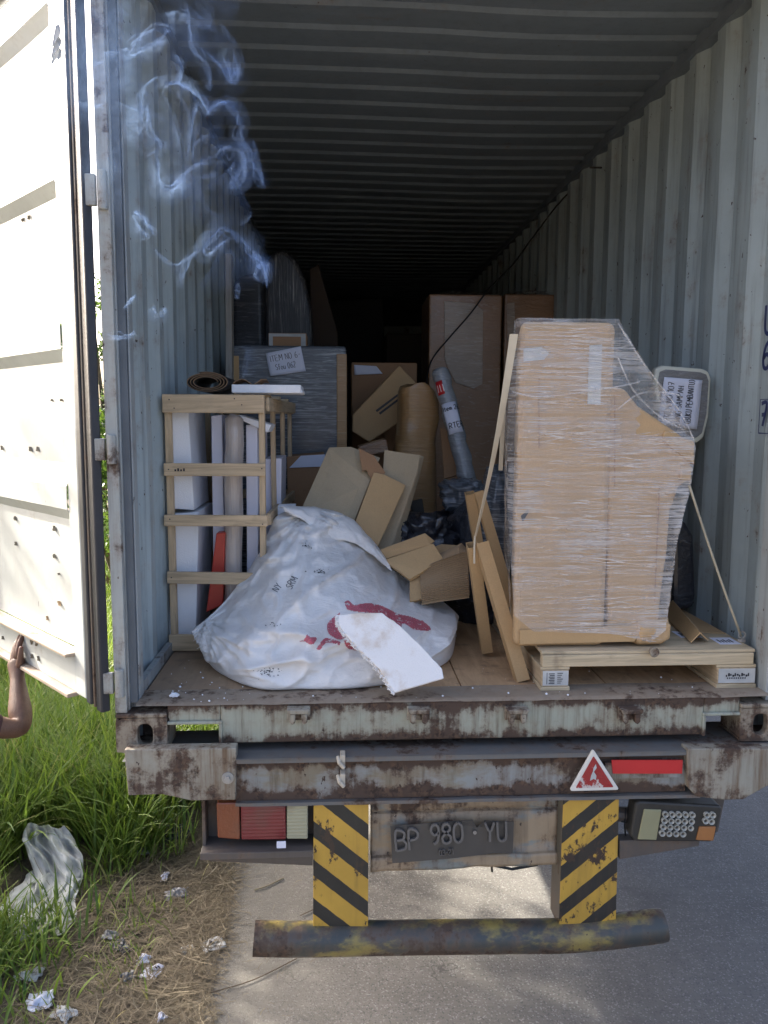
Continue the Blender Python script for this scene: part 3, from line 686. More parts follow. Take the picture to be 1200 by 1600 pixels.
mb = MB(); mb.box((.118, -.035, 0.0), (.204, .006, 2.6), DM); mb.box((1.116, -.035, 0.0), (1.20, .006, 2.6), DM); mb.box((.205, -.035, 2.56), (1.115, .006, 2.6), DM)
mb.build('door_stile', MAT['door'], door, bevel=.004)
mb = MB(); mb.box((.205, -.035, .004), (1.115, .004, .138), DM); mb.build('door_rail', MAT['door'], door, bevel=.003)
mb = MB(); mb.box((.205, -.030, .139), (1.115, .040, .152), DM); mb.box((.205, -.035, -.012), (1.115, .038, .0035), DM); mb.build('door_ledge', MAT['ledge'], door, bevel=.003)
mb = MB(); mb.box((.095, -.04, 0.004), (.117, .010, 2.6), DM); mb.build('gasket_edge', MAT['gasket_grey'], door, bevel=.004)
mb = MB(); mb.box((.056, -.036, -.004), (.0945, .016, 2.6), DM); mb.box((.0, -.03, -.022), (.042, .004, 2.6), DM); mb.build('gasket', MAT['gasket'], door, bevel=.006)
mb = MB(); mb.box((.043, -.03, -.010), (.055, .008, 2.6), DM); mb.build('gasket_strip', MAT['gasket_metal'], door, bevel=.002)
# rests of glued tabs: small peaked tufts
def tuft(u, z, s, up=True, m='residue'):
    mb = MB(); n0 = -.0215 if u > .205 else .0065
    if .635 <= ((z - .635) % .565 + .635) <= .635 + .125 and z > .6: n0 = .0105
    if z < .14: n0 = .0045
    k = 5; vs = []; fs = []
    for j in range(k):
        f = j / (k - 1); wd = s * (1 - f) * (1 + .25 * rnd.uniform(-1, 1)); zz = z + (f * s * 1.5 if up else -f * s * 1.5)
        vs += [D(u - wd, n0 + .0005, zz), D(u + s * .15, n0 + .006 + .004 * rnd.random(), zz), D(u + wd, n0 + .0005, zz)]
    for j in range(k - 1): fs += [(3 * j, 3 * j + 1, 3 * j + 4, 3 * j + 3), (3 * j + 1, 3 * j + 2, 3 * j + 5, 3 * j + 4)]
    mb.add(vs, fs); return mb.build('glue_residue', MAT[m], door, solid=.002)
def duv(px, py, n=-.02):
    d = Vector(FWD + (px - 600) / FPX * RGT - (py - 800) / FPX * UPV); c = Vector(CAM)
    p = c + d * ((DO + DN * n - c).dot(DN) / d.dot(DN)); return (p - DO).dot(DU), p.z
for px, py, s, up, m in ((36, 341, .012, 0, 'residue'), (46, 337, .012, 0, 'residue'), (49, 705, .014, 1, 'residue'), (60, 705, .014, 1, 'residue'), (4, 703, .014, 1, 'residue'), (25, 813, .014, 1, 'residue'),
                         (26, 852, .012, 1, 'residue'), (86, 829, .015, 1, 'residue'), (86, 872, .014, 1, 'residue'), (94, 946, .014, 1, 'residue_tan'), (75, 968, .012, 1, 'residue_tan'), (93, 898, .006, 1, 'residue'),
                         (82, 627, .007, 1, 'residue'), (97, 627, .007, 1, 'residue'), (61, 1026, .014, 1, 'residue'), (71, 1030, .016, 1, 'residue'), (5, 995, .013, 1, 'residue'), (15, 997, .012, 1, 'residue'), (4, 755, .006, 1, 'residue'), (4, 990, .01, 0, 'residue'),
                         (60, 998, .016, 0, 'residue'), (68, 1001, .014, 0, 'residue'), (12, 968, .012, 0, 'residue')):
    u, z = duv(px, py); tuft(u, z, s * .8, up, m)
mb = MB(); k0 = D(.125, .008, 2.24)        # scrap of tape hanging at the top of the stile
for i in range(5):
    a = k0 + Vector((rnd.uniform(-.03, .02), rnd.uniform(-.01, .01), rnd.uniform(-.03, .03)))
    mb.slab([a, a + Vector((.03, .01, .02)), a + Vector((.02, -.015, -.03)), a + Vector((-.012, -.012, -.05 - .03 * rnd.random()))], .002)
mb.build('tape_scrap', MAT['paper_dirty'], door)

# ================================================================== the trailer under it
YB = -.055
tr = thing('semi_trailer', 'rusty trailer chassis with chevron plates and battered rear lights under the container', 'trailer', (0, 0, G))
bl, br_ = -1.185, 1.300
mb = MB(); mb.box((bl + .01, YB - .012, -.196), (br_, .20, -.178)); 
def flange_top(u, v):
    x = bl + (br_ - bl) * u; y = YB - .014 + .255 * v
    return (x, y, -.1770 + .004 * fbm((x * 2.5, y * 5, 7), 3) - .003 * abs(math.sin(x * 2)))
mb.grid(flange_top, 120, 6)
mb.build('beam_top_flange', MAT['beam_flange'], tr, smooth=False)
mb = MB()
def web(u, v):
    x = -.80 + 1.63 * u; z = -.1965 - .148 * v
    dent = .012 * fbm((x * 1.6, z * 4, 11), 3) + .008 * math.exp(-((x + .42) / .12) ** 2)
    return (x, -.042 + dent * math.sin(math.pi * v), z)
mb.grid(web, 90, 14); mb.build('rear_beam', MAT['beam'], tr, smooth=True)
mb = MB()
def fl(u, v):
    x = -.80 + 1.68 * u; return (x, YB - .005 + .20 * v, -.345 - .006 * u - .004 * fbm((x * 4, 0, 1), 2))
mb.grid(fl, 60, 4); mb.build('beam_bottom_flange', MAT['beam_flange'], tr, solid=.012)
lp = [at(*q, Y=YB) for q in ((196, 1174), (370, 1171), (369, 1247), (300, 1248), (255, 1238), (202, 1240))]
mb = MB(); mb.slab([(p.x, YB - .016, p.z + (.012 if p.z > -.25 else 0)) for p in lp], .05, (0, -1, 0)); mb.build('end_plate', MAT['end_plate'], tr, bevel=.004, label='pale rusted plate at the grass end of the beam')
rpl = [at(*q, Y=YB) for q in ((1070, 1171), (1245, 1171), (1240, 1200), (1158, 1246), (1130, 1247), (1086, 1242), (1072, 1228))]
mb = MB(); mb.slab([(p.x, YB - .016, p.z + (.010 if p.z > -.23 else 0)) for p in rpl], .05, (0, -1, 0)); mb.build('end_plate', MAT['end_plate'], tr, bevel=.004, label='rusted plate at the road end of the beam')
mb = MB(); c = at(357, 1212, Y=YB)
mb.tube([(c.x, YB - .036, c.z), (c.x, YB - .015, c.z)], .011, 6); mb.tube([(c.x, YB - .022, c.z), (c.x, YB - .0165, c.z)], .021, 14); mb.build('bolt', MAT['steel'], tr)
# small welded latch lugs in the middle of the beam
for py in (1185, 1214):
    mb = MB(); c = at(535, py, Y=-.05)
    mb.box((c.x - .008, -.075, c.z - .022), (c.x + .010, -.030, c.z + .022)); mb.tube([(c.x - .016, -.060, c.z + .012), (c.x - .010, -.082, c.z - .004), (c.x + .006, -.080, c.z - .022)], .008, 8)
    mb.build('latch_lug', MAT['cream'], tr, bevel=.003)
# chassis rails and crossmember behind
for sgn in (-1, 1):
    mb = MB(); mb.box((sgn * .45 - .07, .22, -.23), (sgn * .45 + .07, 11, -.215)); mb.box((sgn * .45 - .008, .22, -.56), (sgn * .45 + .008, 11, -.231)); mb.box((sgn * .45 - .07, .22, -.575), (sgn * .45 + .07, 11, -.561))
    mb.build('chassis_rail', MAT['dark_steel'], tr)
MB().box((-1.0, .14, -.32), (1.0, .20, -.20)).build('crossmember', MAT['dark_steel'], tr)
MB().box((-.9, 3.2, -.95), (.9, 3.32, -.83)).build('axle', MAT['dark_steel'], tr)
for sgn in (-1, 1):
    cx = sgn * .93; w_ = MB(); cz = G + .50
    ring = [(.30, -.13), (.44, -.15), (.49, -.12), (.505, 0), (.49, .12), (.44, .15), (.30, .13)]
    w_.grid(lambda u, v: (cx + ring[int(round(v * 6))][1], 3.26 + ring[int(round(v * 6))][0] * math.cos(u * 2 * math.pi), cz + ring[int(round(v * 6))][0] * math.sin(u * 2 * math.pi)), 36, 7, True)
    wh = w_.build('wheel', MAT['rubber'], tr, smooth=True)
    w_ = MB(); w_.tube([(cx - .1, 3.26, cz), (cx + .1, 3.26, cz)], .295, 28); w_.tube([(cx - .15, 3.26, cz), (cx + .15, 3.26, cz)], .12, 16); w_.build('rim', MAT['bracket'], wh)
# chevron plates: a face with folded edges
YC = -.045
def chevron(q4, m, back):
    P = [at(*q, Y=YC) for q in q4]
    mb = MB(); mb.slab([(p.x, YC - .002, p.z) for p in P], .006, (0, -1, 0))
    o = mb.build('chevron_plate', m, tr, bevel=.002)
    x0 = min(p.x for p in P); x1 = max(p.x for p in P); z0 = P[2].z; z1 = P[0].z
    b = MB(); b.box((x0 + .008, YC + .0045, z0 - .01), (x0 + .020, .10, z1)); b.box((x1 - .020, YC + .0045, z0 - .01), (x1 - .008, .10, z1)); b.box((x0 + .021, .085, z0 - .01), (x1 - .021, .10, z1))
    b.build('plate_stay', MAT['bracket'], o); return o
chevron([(490, 1252), (576, 1251), (575, 1456), (489, 1455)], MAT['stripe_a'], 0)
chevron([(880, 1250), (967, 1249), (962, 1450), (873, 1449)], MAT['stripe_b'], 0)
# backing panel and the number plate
P = [at(*q, Y=-.02) for q in ((579, 1250), (873, 1250), (868, 1337), (862, 1350), (700, 1352), (580, 1361))]
mb = MB(); x0, x1 = P[0].x, P[1].x; zt, zb = P[0].z, P[5].z
prz = [(zt, .0), (zt - .045, .0), (zt - .052, .012), (zt - .060, .0), (zb + .055, .004), (zb + .048, -.012), (zb, -.016)]
def pan(u, v):
    k = v * (len(prz) - 1); i = min(int(k), len(prz) - 2); f = k - i
    z = prz[i][0] * (1 - f) + prz[i + 1][0] * f; y = prz[i][1] * (1 - f) + prz[i + 1][1] * f
    x = x0 + (x1 - x0) * u
    return (x, -.012 + y + .010 * fbm((x * 5, z * 5, 2), 3), z + (.012 * u + .006 * fbm((x * 6, 0, 0), 2)) * (v ** 3))
mb.grid(pan, 60, 25); mb.build('plate_panel', MAT['panel'], tr, solid=.006, smooth=True)
mb = MB(); NP = [at(*q, Y=-.04) for q in ((610, 1291), (693, 1284), (738, 1280), (745, 1293), (757, 1281), (803, 1284), (801, 1333), (770, 1332), (758, 1334), (700, 1340), (613, 1348))]
mb.slab([(p.x, -.042 + .012 * fbm((p.x * 9, p.z * 9, 0), 2), p.z) for p in NP], .003, (0, -1, 0))
npl = mb.build('number_plate', MAT['plate'], tr, label='bent dark number plate with its paint gone')
ang = R(3.2); PU = Vector((math.cos(ang), 0, math.sin(ang))); PV = Vector((-math.sin(ang), 0, math.cos(ang)))
for txt, px, py, sz in (('BP', 619, 1327, .066), ('980', 673, 1317, .066), ('YU', 758, 1313, .064), ('03-21', 686, 1334, .0145)):
    mb = MB(); st, wd = text_strokes(txt, sz * .80 if sz > .02 else sz, gap=.22)
    o_ = at(px, py, Y=-.045); ribbon(mb, st, (o_.x, -.050, o_.z), PU, PV, .0080 if sz > .02 else .0020, lift=.000, th=(.009 if sz > .02 else .0085), curve=True)
    o = mb.build('embossed_number', MAT['plate_char'], npl); o['kind'] = 'stuff'
mb = MB(); mb.tube([at(742, 1301, Y=-.042), at(742, 1301, Y=-.052)], .007, 8); mb.build('screw', MAT['casting'], npl)
# red triangle and red strip
T = [at(*q, Y=-.07) for q in ((926, 1169), (967, 1233), (889, 1235))]
def round_tri(T, k):
    c = sum((Vector(p) for p in T), Vector()) / 3; out = []
    for i in range(3):
        p = Vector(T[i]); a = (Vector(T[i - 1]) - p).normalized(); b = (Vector(T[(i + 1) % 3]) - p).normalized(); r_ = .012 * k
        for f in (0, .25, .5, .75, 1): 
            q = (p + a * r_) * (1 - f) ** 2 + p * 2 * f * (1 - f) + (p + b * r_) * f * f; out.append(q)
    return out
ct = sum(T, Vector()) / 3
mb = MB(); mb.slab([(p.x, -.078, p.z) for p in round_tri(T, 1)], .012, (0, -1, 0)); tri = mb.build('warning_triangle', MAT['white_plastic'], tr, bevel=.003)
Ti = [ct + (p - ct) * .76 for p in T]
mb = MB(); mb.slab([(p.x, -.0795, p.z) for p in round_tri(Ti, .5)], .006, (0, -1, 0)); mb.build('reflector', MAT['reflector'], tri)
mb = MB(); mb.slab([at(q[0] + rnd.uniform(-1, 1), q[1], Y=-.0812) for q in ((931, 1194), (933, 1200), (928, 1206), (931, 1212), (932, 1219), (927, 1217), (922, 1220), (923, 1212), (926, 1206), (928, 1200))], .001, (0, -1, 0)); mb.build('worn_patch', MAT['paper_dirty'], tri)
S = [at(*q, Y=-.06) for q in ((955, 1187), (1066, 1187), (1065, 1208), (957, 1208))]
mb = MB(); mb.slab([(p.x, -.064, p.z) for p in S], .004, (0, -1, 0)); mb.build('reflective_strip', MAT['red_tape'], tr)
mb = MB(); b0 = at(948, 1197, Y=-.02); mb.box((b0.x - .02, -.0595, b0.z - .03), (.80, -.02, b0.z + .03)); mb.build('strip_backing', MAT['beam'], tr)
# left light cluster in its channel
P0 = at(315, 1250, Y=-.02); P1 = at(490, 1335, Y=-.02)
mb = MB(); x0, x1 = P0.x, at(489, 1290, Y=-.02).x
mb.box((x0, .045, -.545), (x1, .060, -.356)); mb.box((x0, -.02, -.545), (x0 + .012, .0445, -.356))
lp = [(x0 + .03, -.560), (x1, -.600), (x1, -.525), (x0, -.532)]
mb.prism([(x0, -.520), (x1, -.520), (x1, -.545), (x0, -.545)], 'y', -.075, .0445)
mb.slab([Vector((x0 + .01, -.076, -.521)), Vector((x1, -.076, -.521)), Vector((x1, -.060, -.585)), Vector((x0 + .03, -.060, -.558))], .006, (0, -1, 0))
lb = mb.build('light_bracket', MAT['bracket'], tr, bevel=.002)
def lamp(q4, m, name='lamp_lens', base=None, parent=None, d=.035, Y=-.045):
    P = [at(*q, Y=Y) for q in q4]; mb = MB(); mb.slab([(p.x, Y - .002, p.z) for p in P], d, (0, -1, 0)); return mb.build(name, m, parent or lb, bevel=.005)
lamp([(338, 1254), (374, 1254), (375, 1312), (340, 1309)], MAT['lens_amber'], 'amber_lens'); lamp([(376, 1257), (446, 1258), (447, 1312), (377, 1312)], MAT['lens_red'], 'red_lens'); lamp([(448, 1257), (481, 1257), (481, 1311), (448, 1311)], MAT['lens_clear'], 'clear_lens')
mb = MB(); c = at(440, 1316, Y=-.07); mb.box((c.x - .016, -.088, c.z - .012), (c.x + .016, -.084, c.z + .012)); mb.build('paper_tag', MAT['paper'], lb)
# right light: tilted black housing with rows of cups
mb = MB(); mb.tube([at(962, 1272, Y=.02), at(995, 1273, Y=.02)], .028, 10)
mb.slab([at(968, 1314, Y=-.04), at(1095, 1308, Y=-.04), at(1092, 1322, Y=-.04), at(968, 1343, Y=-.04)], .05, (0, -1, 0))
mb.slab([at(1105, 1246, Y=.03), at(1133, 1246, Y=.03), at(1122, 1300, Y=.03), at(1098, 1300, Y=.03)], .02, (0, -1, 0))
rb = mb.build('light_bracket', MAT['bracket'], tr, bevel=.002)
def quad_pt(Q, u, v, Y):
    p = (Vector(Q[0]) * (1 - u) + Vector(Q[1]) * u) * (1 - v) + (Vector(Q[3]) * (1 - u) + Vector(Q[2]) * u) * v
    return at(p.x, p.y, Y=Y)
HQ = [(994, 1252), (1128, 1258), (1114, 1316), (985, 1315)]
mb = MB(); HP = [(993, 1256), (1000, 1252), (1125, 1259), (1129, 1264), (1117, 1312), (1110, 1316), (992, 1315), (985, 1306)]
mb.slab([at(*q, Y=-.060) for q in HP], .07, (0, -1, 0)); hs = mb.build('tail_light', MAT['lamp_black'], rb, bevel=.008, label='black light unit with rows of small cups')
def sub(q4, m, name, Y=-.066, d=.010): 
    mb = MB(); mb.slab([at(*q, Y=Y) for q in q4], d, (0, -1, 0)); return mb.build(name, m, tr, bevel=.003)
sub([(1007, 1265), (1034, 1266), (1026, 1313), (997, 1312)], MAT['lens_olive'], 'faded_lens'); sub([(1093, 1292), (1119, 1292), (1115, 1314), (1088, 1313)], MAT['lens_orange'], 'orange_lens')
o0 = None
LQ = [(1034, 1266), (1086, 1267), (1081, 1307), (1027, 1305)]
def cup(p):
    mb = MB(); n = 12; prof = [(.0112, -.0605), (.0115, -.0725), (.0100, -.0735), (.0045, -.0660)]
    mb.grid(lambda u, v: (p.x + prof[int(round(v * 3))][0] * math.cos(u * 6.2832), prof[int(round(v * 3))][1], p.z + prof[int(round(v * 3))][0] * math.sin(u * 6.2832)), n, 4, True); return mb
def centre(p): mb = MB(); mb.tube([(p.x, -.0615, p.z), (p.x, -.0672, p.z)], .0055, 8); return mb
spots = [quad_pt(LQ, (i + .5) / 5, (j + .5) / 4, -.06) for j in range(4) for i in range(5) if not (j == 3 and i == 4)] + [at(*q, Y=-.06) for q in ((1103, 1272), (1112, 1272), (1101, 1281), (1110, 1282))]
for p in spots:
    if o0 is None: o0 = cup(p).build('light_cup', MAT['led'], tr); k0_ = centre(p).build('cup_centre', MAT['led_dark'], o0); p0 = p
    else: c_ = copy_piece(o0, tr, (p.x - p0.x, 0, p.z - p0.z)); copy_piece(k0_, c_, (0, 0, 0))
mb = MB(); mb.tube([at(978, 1262, Y=.0), at(976, 1290, Y=-.01), at(978, 1312, Y=.0)], .003, 6); mb.tube([at(970, 1283, Y=.0), at(979, 1285, Y=-.01), at(988, 1278, Y=0)], .003, 6); mb.build('wire', MAT['cable'], tr)
mb = MB(); mb.tube([at(768, 1352, Y=.02), at(769, 1362, Y=.02)], .004, 6); mb.tube([at(770, 1352, Y=.02), at(800, 1358, Y=.02), at(840, 1351, Y=.02)], .005, 6); mb.build('hanging_wire', MAT['cable'], tr)
# bumper pipe: slightly bowed, ends cut
pp = [at(397, 1466, Y=-.04), at(480, 1467, Y=-.035), at(600, 1465, Y=-.03), at(760, 1463, Y=-.03), at(870, 1462, Y=-.03), at(930, 1458, Y=-.03), at(1000, 1450, Y=-.035), at(1038, 1445, Y=-.04)]
path = [tuple(p) for p in pp]; path = smooth_line([tuple(p) for p in path], 5)
mb = MB(); mb.tube(path, [.060] * 8 + [.0595] * (len(path) - 10) + [.058, .056], 28); mb.build('bumper_pipe', MAT['pipe'], tr, auto=40)
for (px, py) in ((497, 1455), (565, 1455), (880, 1450), (955, 1449)):
    c = at(px, py, Y=-.02); MB().box((c.x - .012, -.012, c.z - .02), (c.x + .012, .05, c.z + .05)).build('pipe_stay', MAT['dark_steel'], tr)

# ================================================================== the cargo
def grp(*a): return a
# ---- slatted crate at the left wall
cr = thing('timber_crate', 'open pale timber crate of nailed slats standing against the left container wall', 'crate', (-.95, .64, 0))
CA = R(-2.4); CM = Matrix.Translation((-1.165, .645, 0)) @ Matrix.Rotation(CA, 4, 'Z')
CW, CD_ = .425, 1.20
def cslat(a0, a1, b0, b1, z0, z1, m, name='slat', lab=None, rot=0):
    j = lambda: rnd.uniform(-.002, .002)
    M = CM @ Matrix.Translation(((a0 + a1) / 2, (b0 + b1) / 2, (z0 + z1) / 2)) @ Matrix.Rotation(R(rot + rnd.uniform(-.4, .4)), 4, 'Y')
    ha, hb, hz = (a1 - a0) / 2, (b1 - b0) / 2, (z1 - z0) / 2
    mb = MB(); mb.box((-ha + j(), -hb, -hz + j()), (ha + j(), hb, hz + j()), M); return mb.build(name, m, cr, lab, bevel=.0025, seg=1)
for z0, z1, r_, e in ((1.028, 1.102, .3, 0), (.764, .817, .0, .0), (.549, .599, .2, .004), (.299, .352, -.4, 0), (.008, .080, 0, 0)):
    cslat(0 - e, CW + e, -.018, -.001, z0, z1, MAT['wood_x'], rot=-r_)
for a in (.006, CW - .030):
    for b in (.001, .40, .80, CD_ - .03): cslat(a, a + .024, b, b + .03, .006, 1.095, MAT['wood_z'], 'upright')
for z0, z1 in ((1.035, 1.09), (.55, .60), (.01, .07)):
    cslat(CW - .004, CW + .014, .032, CD_, z0, z1, MAT['wood_y']); cslat(-.0, .005, .032, CD_, z0, z1, MAT['wood_y'])
for z0, z1 in ((1.03, 1.09), (.55, .60), (.01, .08)): cslat(0, CW, CD_ + .001, CD_ + .018, z0, z1, MAT['wood_x'])
for b in (.2, .6, 1.0): cslat(.01, CW - .01, b, b + .07, 1.096, 1.110, MAT['wood_x'])
mb = MB()
for a, b, z in ((.03, -.0185, 1.08), (.05, -.0185, 1.045), (.30, -.0185, 1.085), (.33, -.0185, 1.06), (.02, -.0185, .79), (.41, -.0185, .795), (.02, -.0185, .58), (.41, -.0185, .56), (.02, -.0185, .33), (.39, -.0185, .32)):
    p = CM @ Vector((a, b, z)); mb.tube([p, p + Vector((0, -.001, 0))], .003, 6)
nails = mb.build('nail', MAT['ink'], cr); nails['kind'] = 'stuff'
mb = MB(); P = CM @ Vector((.045, -.0195, .783))
for i in range(7): mb.box((P.x + i * .012 - (0 if i < 4 else -.02), P.y - .001, P.z), (P.x + i * .012 + .007 - (0 if i < 4 else -.02), P.y, P.z + .008 + .004 * (i % 2)))
s_ = mb.build('stamped_mark', MAT['ink'], cr); s_['kind'] = 'stuff'

def trace(pts, Y, d, m, name, label, cat, bevel=.006, tilt=None, group=None, seg=2, parent=None):
    """an outline with its own distance and depth: polygon on plane Y (or per-point Y), d metres deep"""
    P = [at(q[0], q[1], Y=(q[2] if len(q) > 2 else Y)) for q in pts]
    mb = MB(); mb.slab(P, d, (0, -1, 0)); o = mb.build(name, m, parent, bevel=bevel, seg=seg)
    if parent is None: tag(o, label, cat, group)
    elif label: o['label'] = label
    return o
trace([(256, 640), (294, 640), (303, 797), (268, 795)], .700, .40, MAT['foam'], 'polystyrene_block', 'thick white polystyrene block in the upper half of the slatted crate', 'foam block', .003)
trace([(267, 803), (310, 800), (306, 1000), (264, 1010)], .705, .40, MAT['foam'], 'polystyrene_block', 'thick white polystyrene block in the lower half of the slatted crate', 'foam block', .003)
trace([(330, 650), (347, 648), (352, 940), (334, 945)], .80, .55, MAT['white_sheet'], 'foam_sheet', 'thin bluish white foam sheet upright in the crate beside the polystyrene blocks', 'foam sheet', .004)
trace([(384, 664), (402, 662), (404, 930), (386, 935)], .80, .50, MAT['white_sheet'], 'foam_sheet', 'white foam panel upright at the open side of the crate', 'foam sheet', .004)
trace([(372, 648), (424, 664), (418, 676), (374, 655)], .78, .25, MAT['foam'], 'foam_offcut', 'thin white foam offcut lying across the top inside the crate', 'foam sheet', .003)
trace([(412, 717), (440, 716), (438, 900), (412, 905)], 1.05, .35, MAT['white_sheet'], 'foam_sheet', 'short white foam panel at the back of the crate seen between its side uprights', 'foam sheet', .004)
trace([(338, 833), (352, 832), (348, 945), (322, 957)], .72, .06, MAT['red_plastic'], 'red_panel', 'narrow red plastic panel leaning inside the crate', 'panel', .004)
mb = MB(); a, b = at(364, 952, Y=.76), at(366, 655, Y=.76)
mb.tube([a.lerp(b, k / 8) + Vector((.003 * math.sin(k * 2), 0, 0)) for k in range(9)] + [b + Vector((.004, 0, .02))], [.040] * 9 + [.022], 16, flat=1.0)
tag(mb.build('wrapped_roll', MAT['roll_film'], smooth=True), 'film wrapped upright roll standing in the middle of the crate', 'roll')
# things on top of the crate
mat_ = thing('rolled_mat', 'black mat with worn tan edges rolled up on top of the crate', 'mat', (-.98, .8, 1.112))
cx, cz = at(324, 600, Y=.72).x, 1.155
mb, me_ = MB(), MB(); sp = []
for i in range(120):
    a = i / 119 * math.pi * 2 * 3.3; r_ = .050 + .045 * i / 119
    sp.append((cx + r_ * math.cos(a) * .98, max(cz + r_ * math.sin(a) * .46, 1.1125)))
mb.grid(lambda u, v: (sp[int(round(u * 119))][0], .70 + v * .42, sp[int(round(u * 119))][1]), 120, 3)
mb.build('mat_sheet', MAT['rubber'], mat_, solid=.004, smooth=True)
me_.grid(lambda u, v: (sp[int(round(u * 119))][0], .694 + v * .006, sp[int(round(u * 119))][1] + .0012), 120, 2)
me_.build('mat_edge', MAT['tan_rubber'], mat_, solid=.0035, smooth=True)
mb = MB(); a = at(470, 618, Y=.72)
mb.box((at(362, 618, Y=.72).x, .72, 1.113), (a.x, 1.02, 1.148)); mb.box((a.x + .0005, .73, 1.1135), (a.x + .006, 1.0, 1.130))
tag(mb.build('foam_plank', MAT['foam'], bevel=.003), 'white foam plank lying on the crate and overhanging its right edge', 'foam sheet')
mb = MB(); p = at(350, 612, Y=.80)
def scrap(u, v): return (p.x + .02 + u * .16, .86 + v * .13, 1.152 + .028 * abs(math.sin(u * 5)) * (1 - v * .4) + .006 * fbm((u * 5, v * 5, 1), 2))
mb.grid(scrap, 14, 6); tag(mb.build('cardboard_scrap', MAT['card_dark'], solid=.003), 'torn curled brown cardboard scrap behind the rolled mat', 'cardboard')

# ---- left rear: grey wrapped box with its note, things behind it
gb = thing('wrapped_box', 'tall grey film wrapped box with a handwritten item note behind the crate', 'box', (-.7, 2.1, 0))
a, b = at(362, 539, Y=2.1), at(541, 541, Y=2.1)
def box_round(lo, hi): mb = MB(); mb.box(lo, hi); return mb
box_round((a.x, 2.1, 0), (b.x, 2.68, a.z)).build('wrapped_case', MAT['grey_wrap'], gb, bevel=.018, seg=3)
c0 = at(526, 553, Y=2.1)
box_round((c0.x, 2.093, .4), (b.x + .004, 2.30, c0.z)).build('corner_strip', MAT['kraft_wrap'], gb, bevel=.004)
c1 = at(361, 556, Y=2.1); c2 = at(374, 600, Y=2.1)
box_round((c1.x, 2.094, .6), (c2.x, 2.0995, c1.z)).build('tape', MAT['card'], gb)
nq = [at(*q, Y=2.085) for q in ((415, 552), (470, 541), (478, 580), (422, 588))]
def note(parent, q4, lines, name='paper_note', Y=None, inkw=.0032, pad=.10, mat='paper', rowh=None):
    """q4: corners top-left, top-right, bottom-right, bottom-left; writes lines along it"""
    tl, tr_, brr, bll = [Vector(q) for q in q4]; U = (tr_ - tl); V = (tl - bll); N = U.cross(V).normalized()
    def P(u, v): return tl * (1 - u) * v + tr_ * u * v + bll * (1 - u) * (1 - v) + brr * u * (1 - v) + N * (.004 * math.sin(u * 5 + v * 3) * (1 - v) * .6)
    mb = MB(); mb.grid(P, 12, 8); pn = mb.build(name, MAT[mat], parent, solid=.0006, smooth=True)
    mb = MB()
    for txt, u0, v0, hgt, wmax in lines:
        st, wd = text_strokes(txt, 1.0, jit=.10); k = hgt / 1.4; sx = min(k * V.length / U.length, wmax / wd)
        ribbon(mb, [[(u0 + q[0] * sx, v0 + q[1] * k) for q in s] for s in st], (0, 0, 0), (1, 0, 0), (0, 1, 0), inkw / U.length, place=lambda p: P(p.x, p.y) + N * .0016)
    mb.build('handwriting', MAT['ink'], pn); return pn
note(gb, nq, [('ITEM NO 6-', .08, .60, .24, .86), ('Sfou 062', .20, .22, .24, .55)])
trace([(352, 396), (361, 396), (363, 620), (353, 620)], 2.02, .10, MAT['grey_board'], 'grey_board', 'narrow weathered grey board standing upright beside the left wall', 'board', .002)
trace([(364, 560), (362, 450), (372, 432), (396, 425), (410, 440), (412, 560)], 2.75, .35, MAT['dark_wrap_diag'], 'wrapped_bundle', 'dark bundle under diagonal film wrinkles behind the upright grey board', 'bundle', .03, seg=3)
trace([(412, 620), (413, 420), (424, 395), (444, 389), (462, 404), (477, 436), (486, 480), (491, 620)], 2.90, .40, MAT['dark_wrap'], 'wrapped_mattress', 'arched dark mattress with vertical streaks of stretch film', 'mattress', .035, seg=3)
tb = thing('taped_box', 'small brown box edged with white tape on the grey wrapped box', 'box', (-.75, 2.4, a.z))
q = [at(419, 520, Y=2.30), at(479, 520, Y=2.30)]
box_round((q[0].x, 2.30, a.z + .001), (q[1].x, 2.52, q[0].z)).build('carton', MAT['card_dark'], tb, bevel=.006)
box_round((q[0].x + .004, 2.296, a.z + .002), (q[0].x + .028, 2.2995, q[0].z - .004)).build('tape', MAT['paper_dirty'], tb); box_round((q[1].x - .035, 2.296, a.z + .002), (q[1].x - .006, 2.2995, q[0].z - .004)).build('tape', MAT['paper_dirty'], tb)
box_round((q[0].x + .0285, 2.2958, q[0].z - .022), (q[1].x - .0355, 2.2994, q[0].z - .004)).build('tape', MAT['paper_dirty'], tb)
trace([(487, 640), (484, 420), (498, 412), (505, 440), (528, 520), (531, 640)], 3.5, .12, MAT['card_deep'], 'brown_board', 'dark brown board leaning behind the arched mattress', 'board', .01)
trace([(500, 760), (502, 470), (600, 466), (602, 760)], 6.2, .8, MAT['dark_matte'], 'dark_filler', 'added black cabinet deep in the dark of the container', 'filler', .03)  # black mass added to keep the depth of the container dark
trace([(604, 760), (603, 520), (690, 521), (692, 760)], 5.6, .8, MAT['card_deep'], 'dark_block', 'added dark block standing for the dark depth behind the tall wrapped cartons', 'carton', .02)  # another dark mass added where only darkness shows
trace([(400, 760), (402, 455), (498, 452), (500, 760)], 7.0, .8, MAT['dark_matte'], 'dark_bulk', 'tall added black wardrobe in the dark behind the arched mattress', 'bulk', .03)  # added black mass, hides the grey far end in darkness

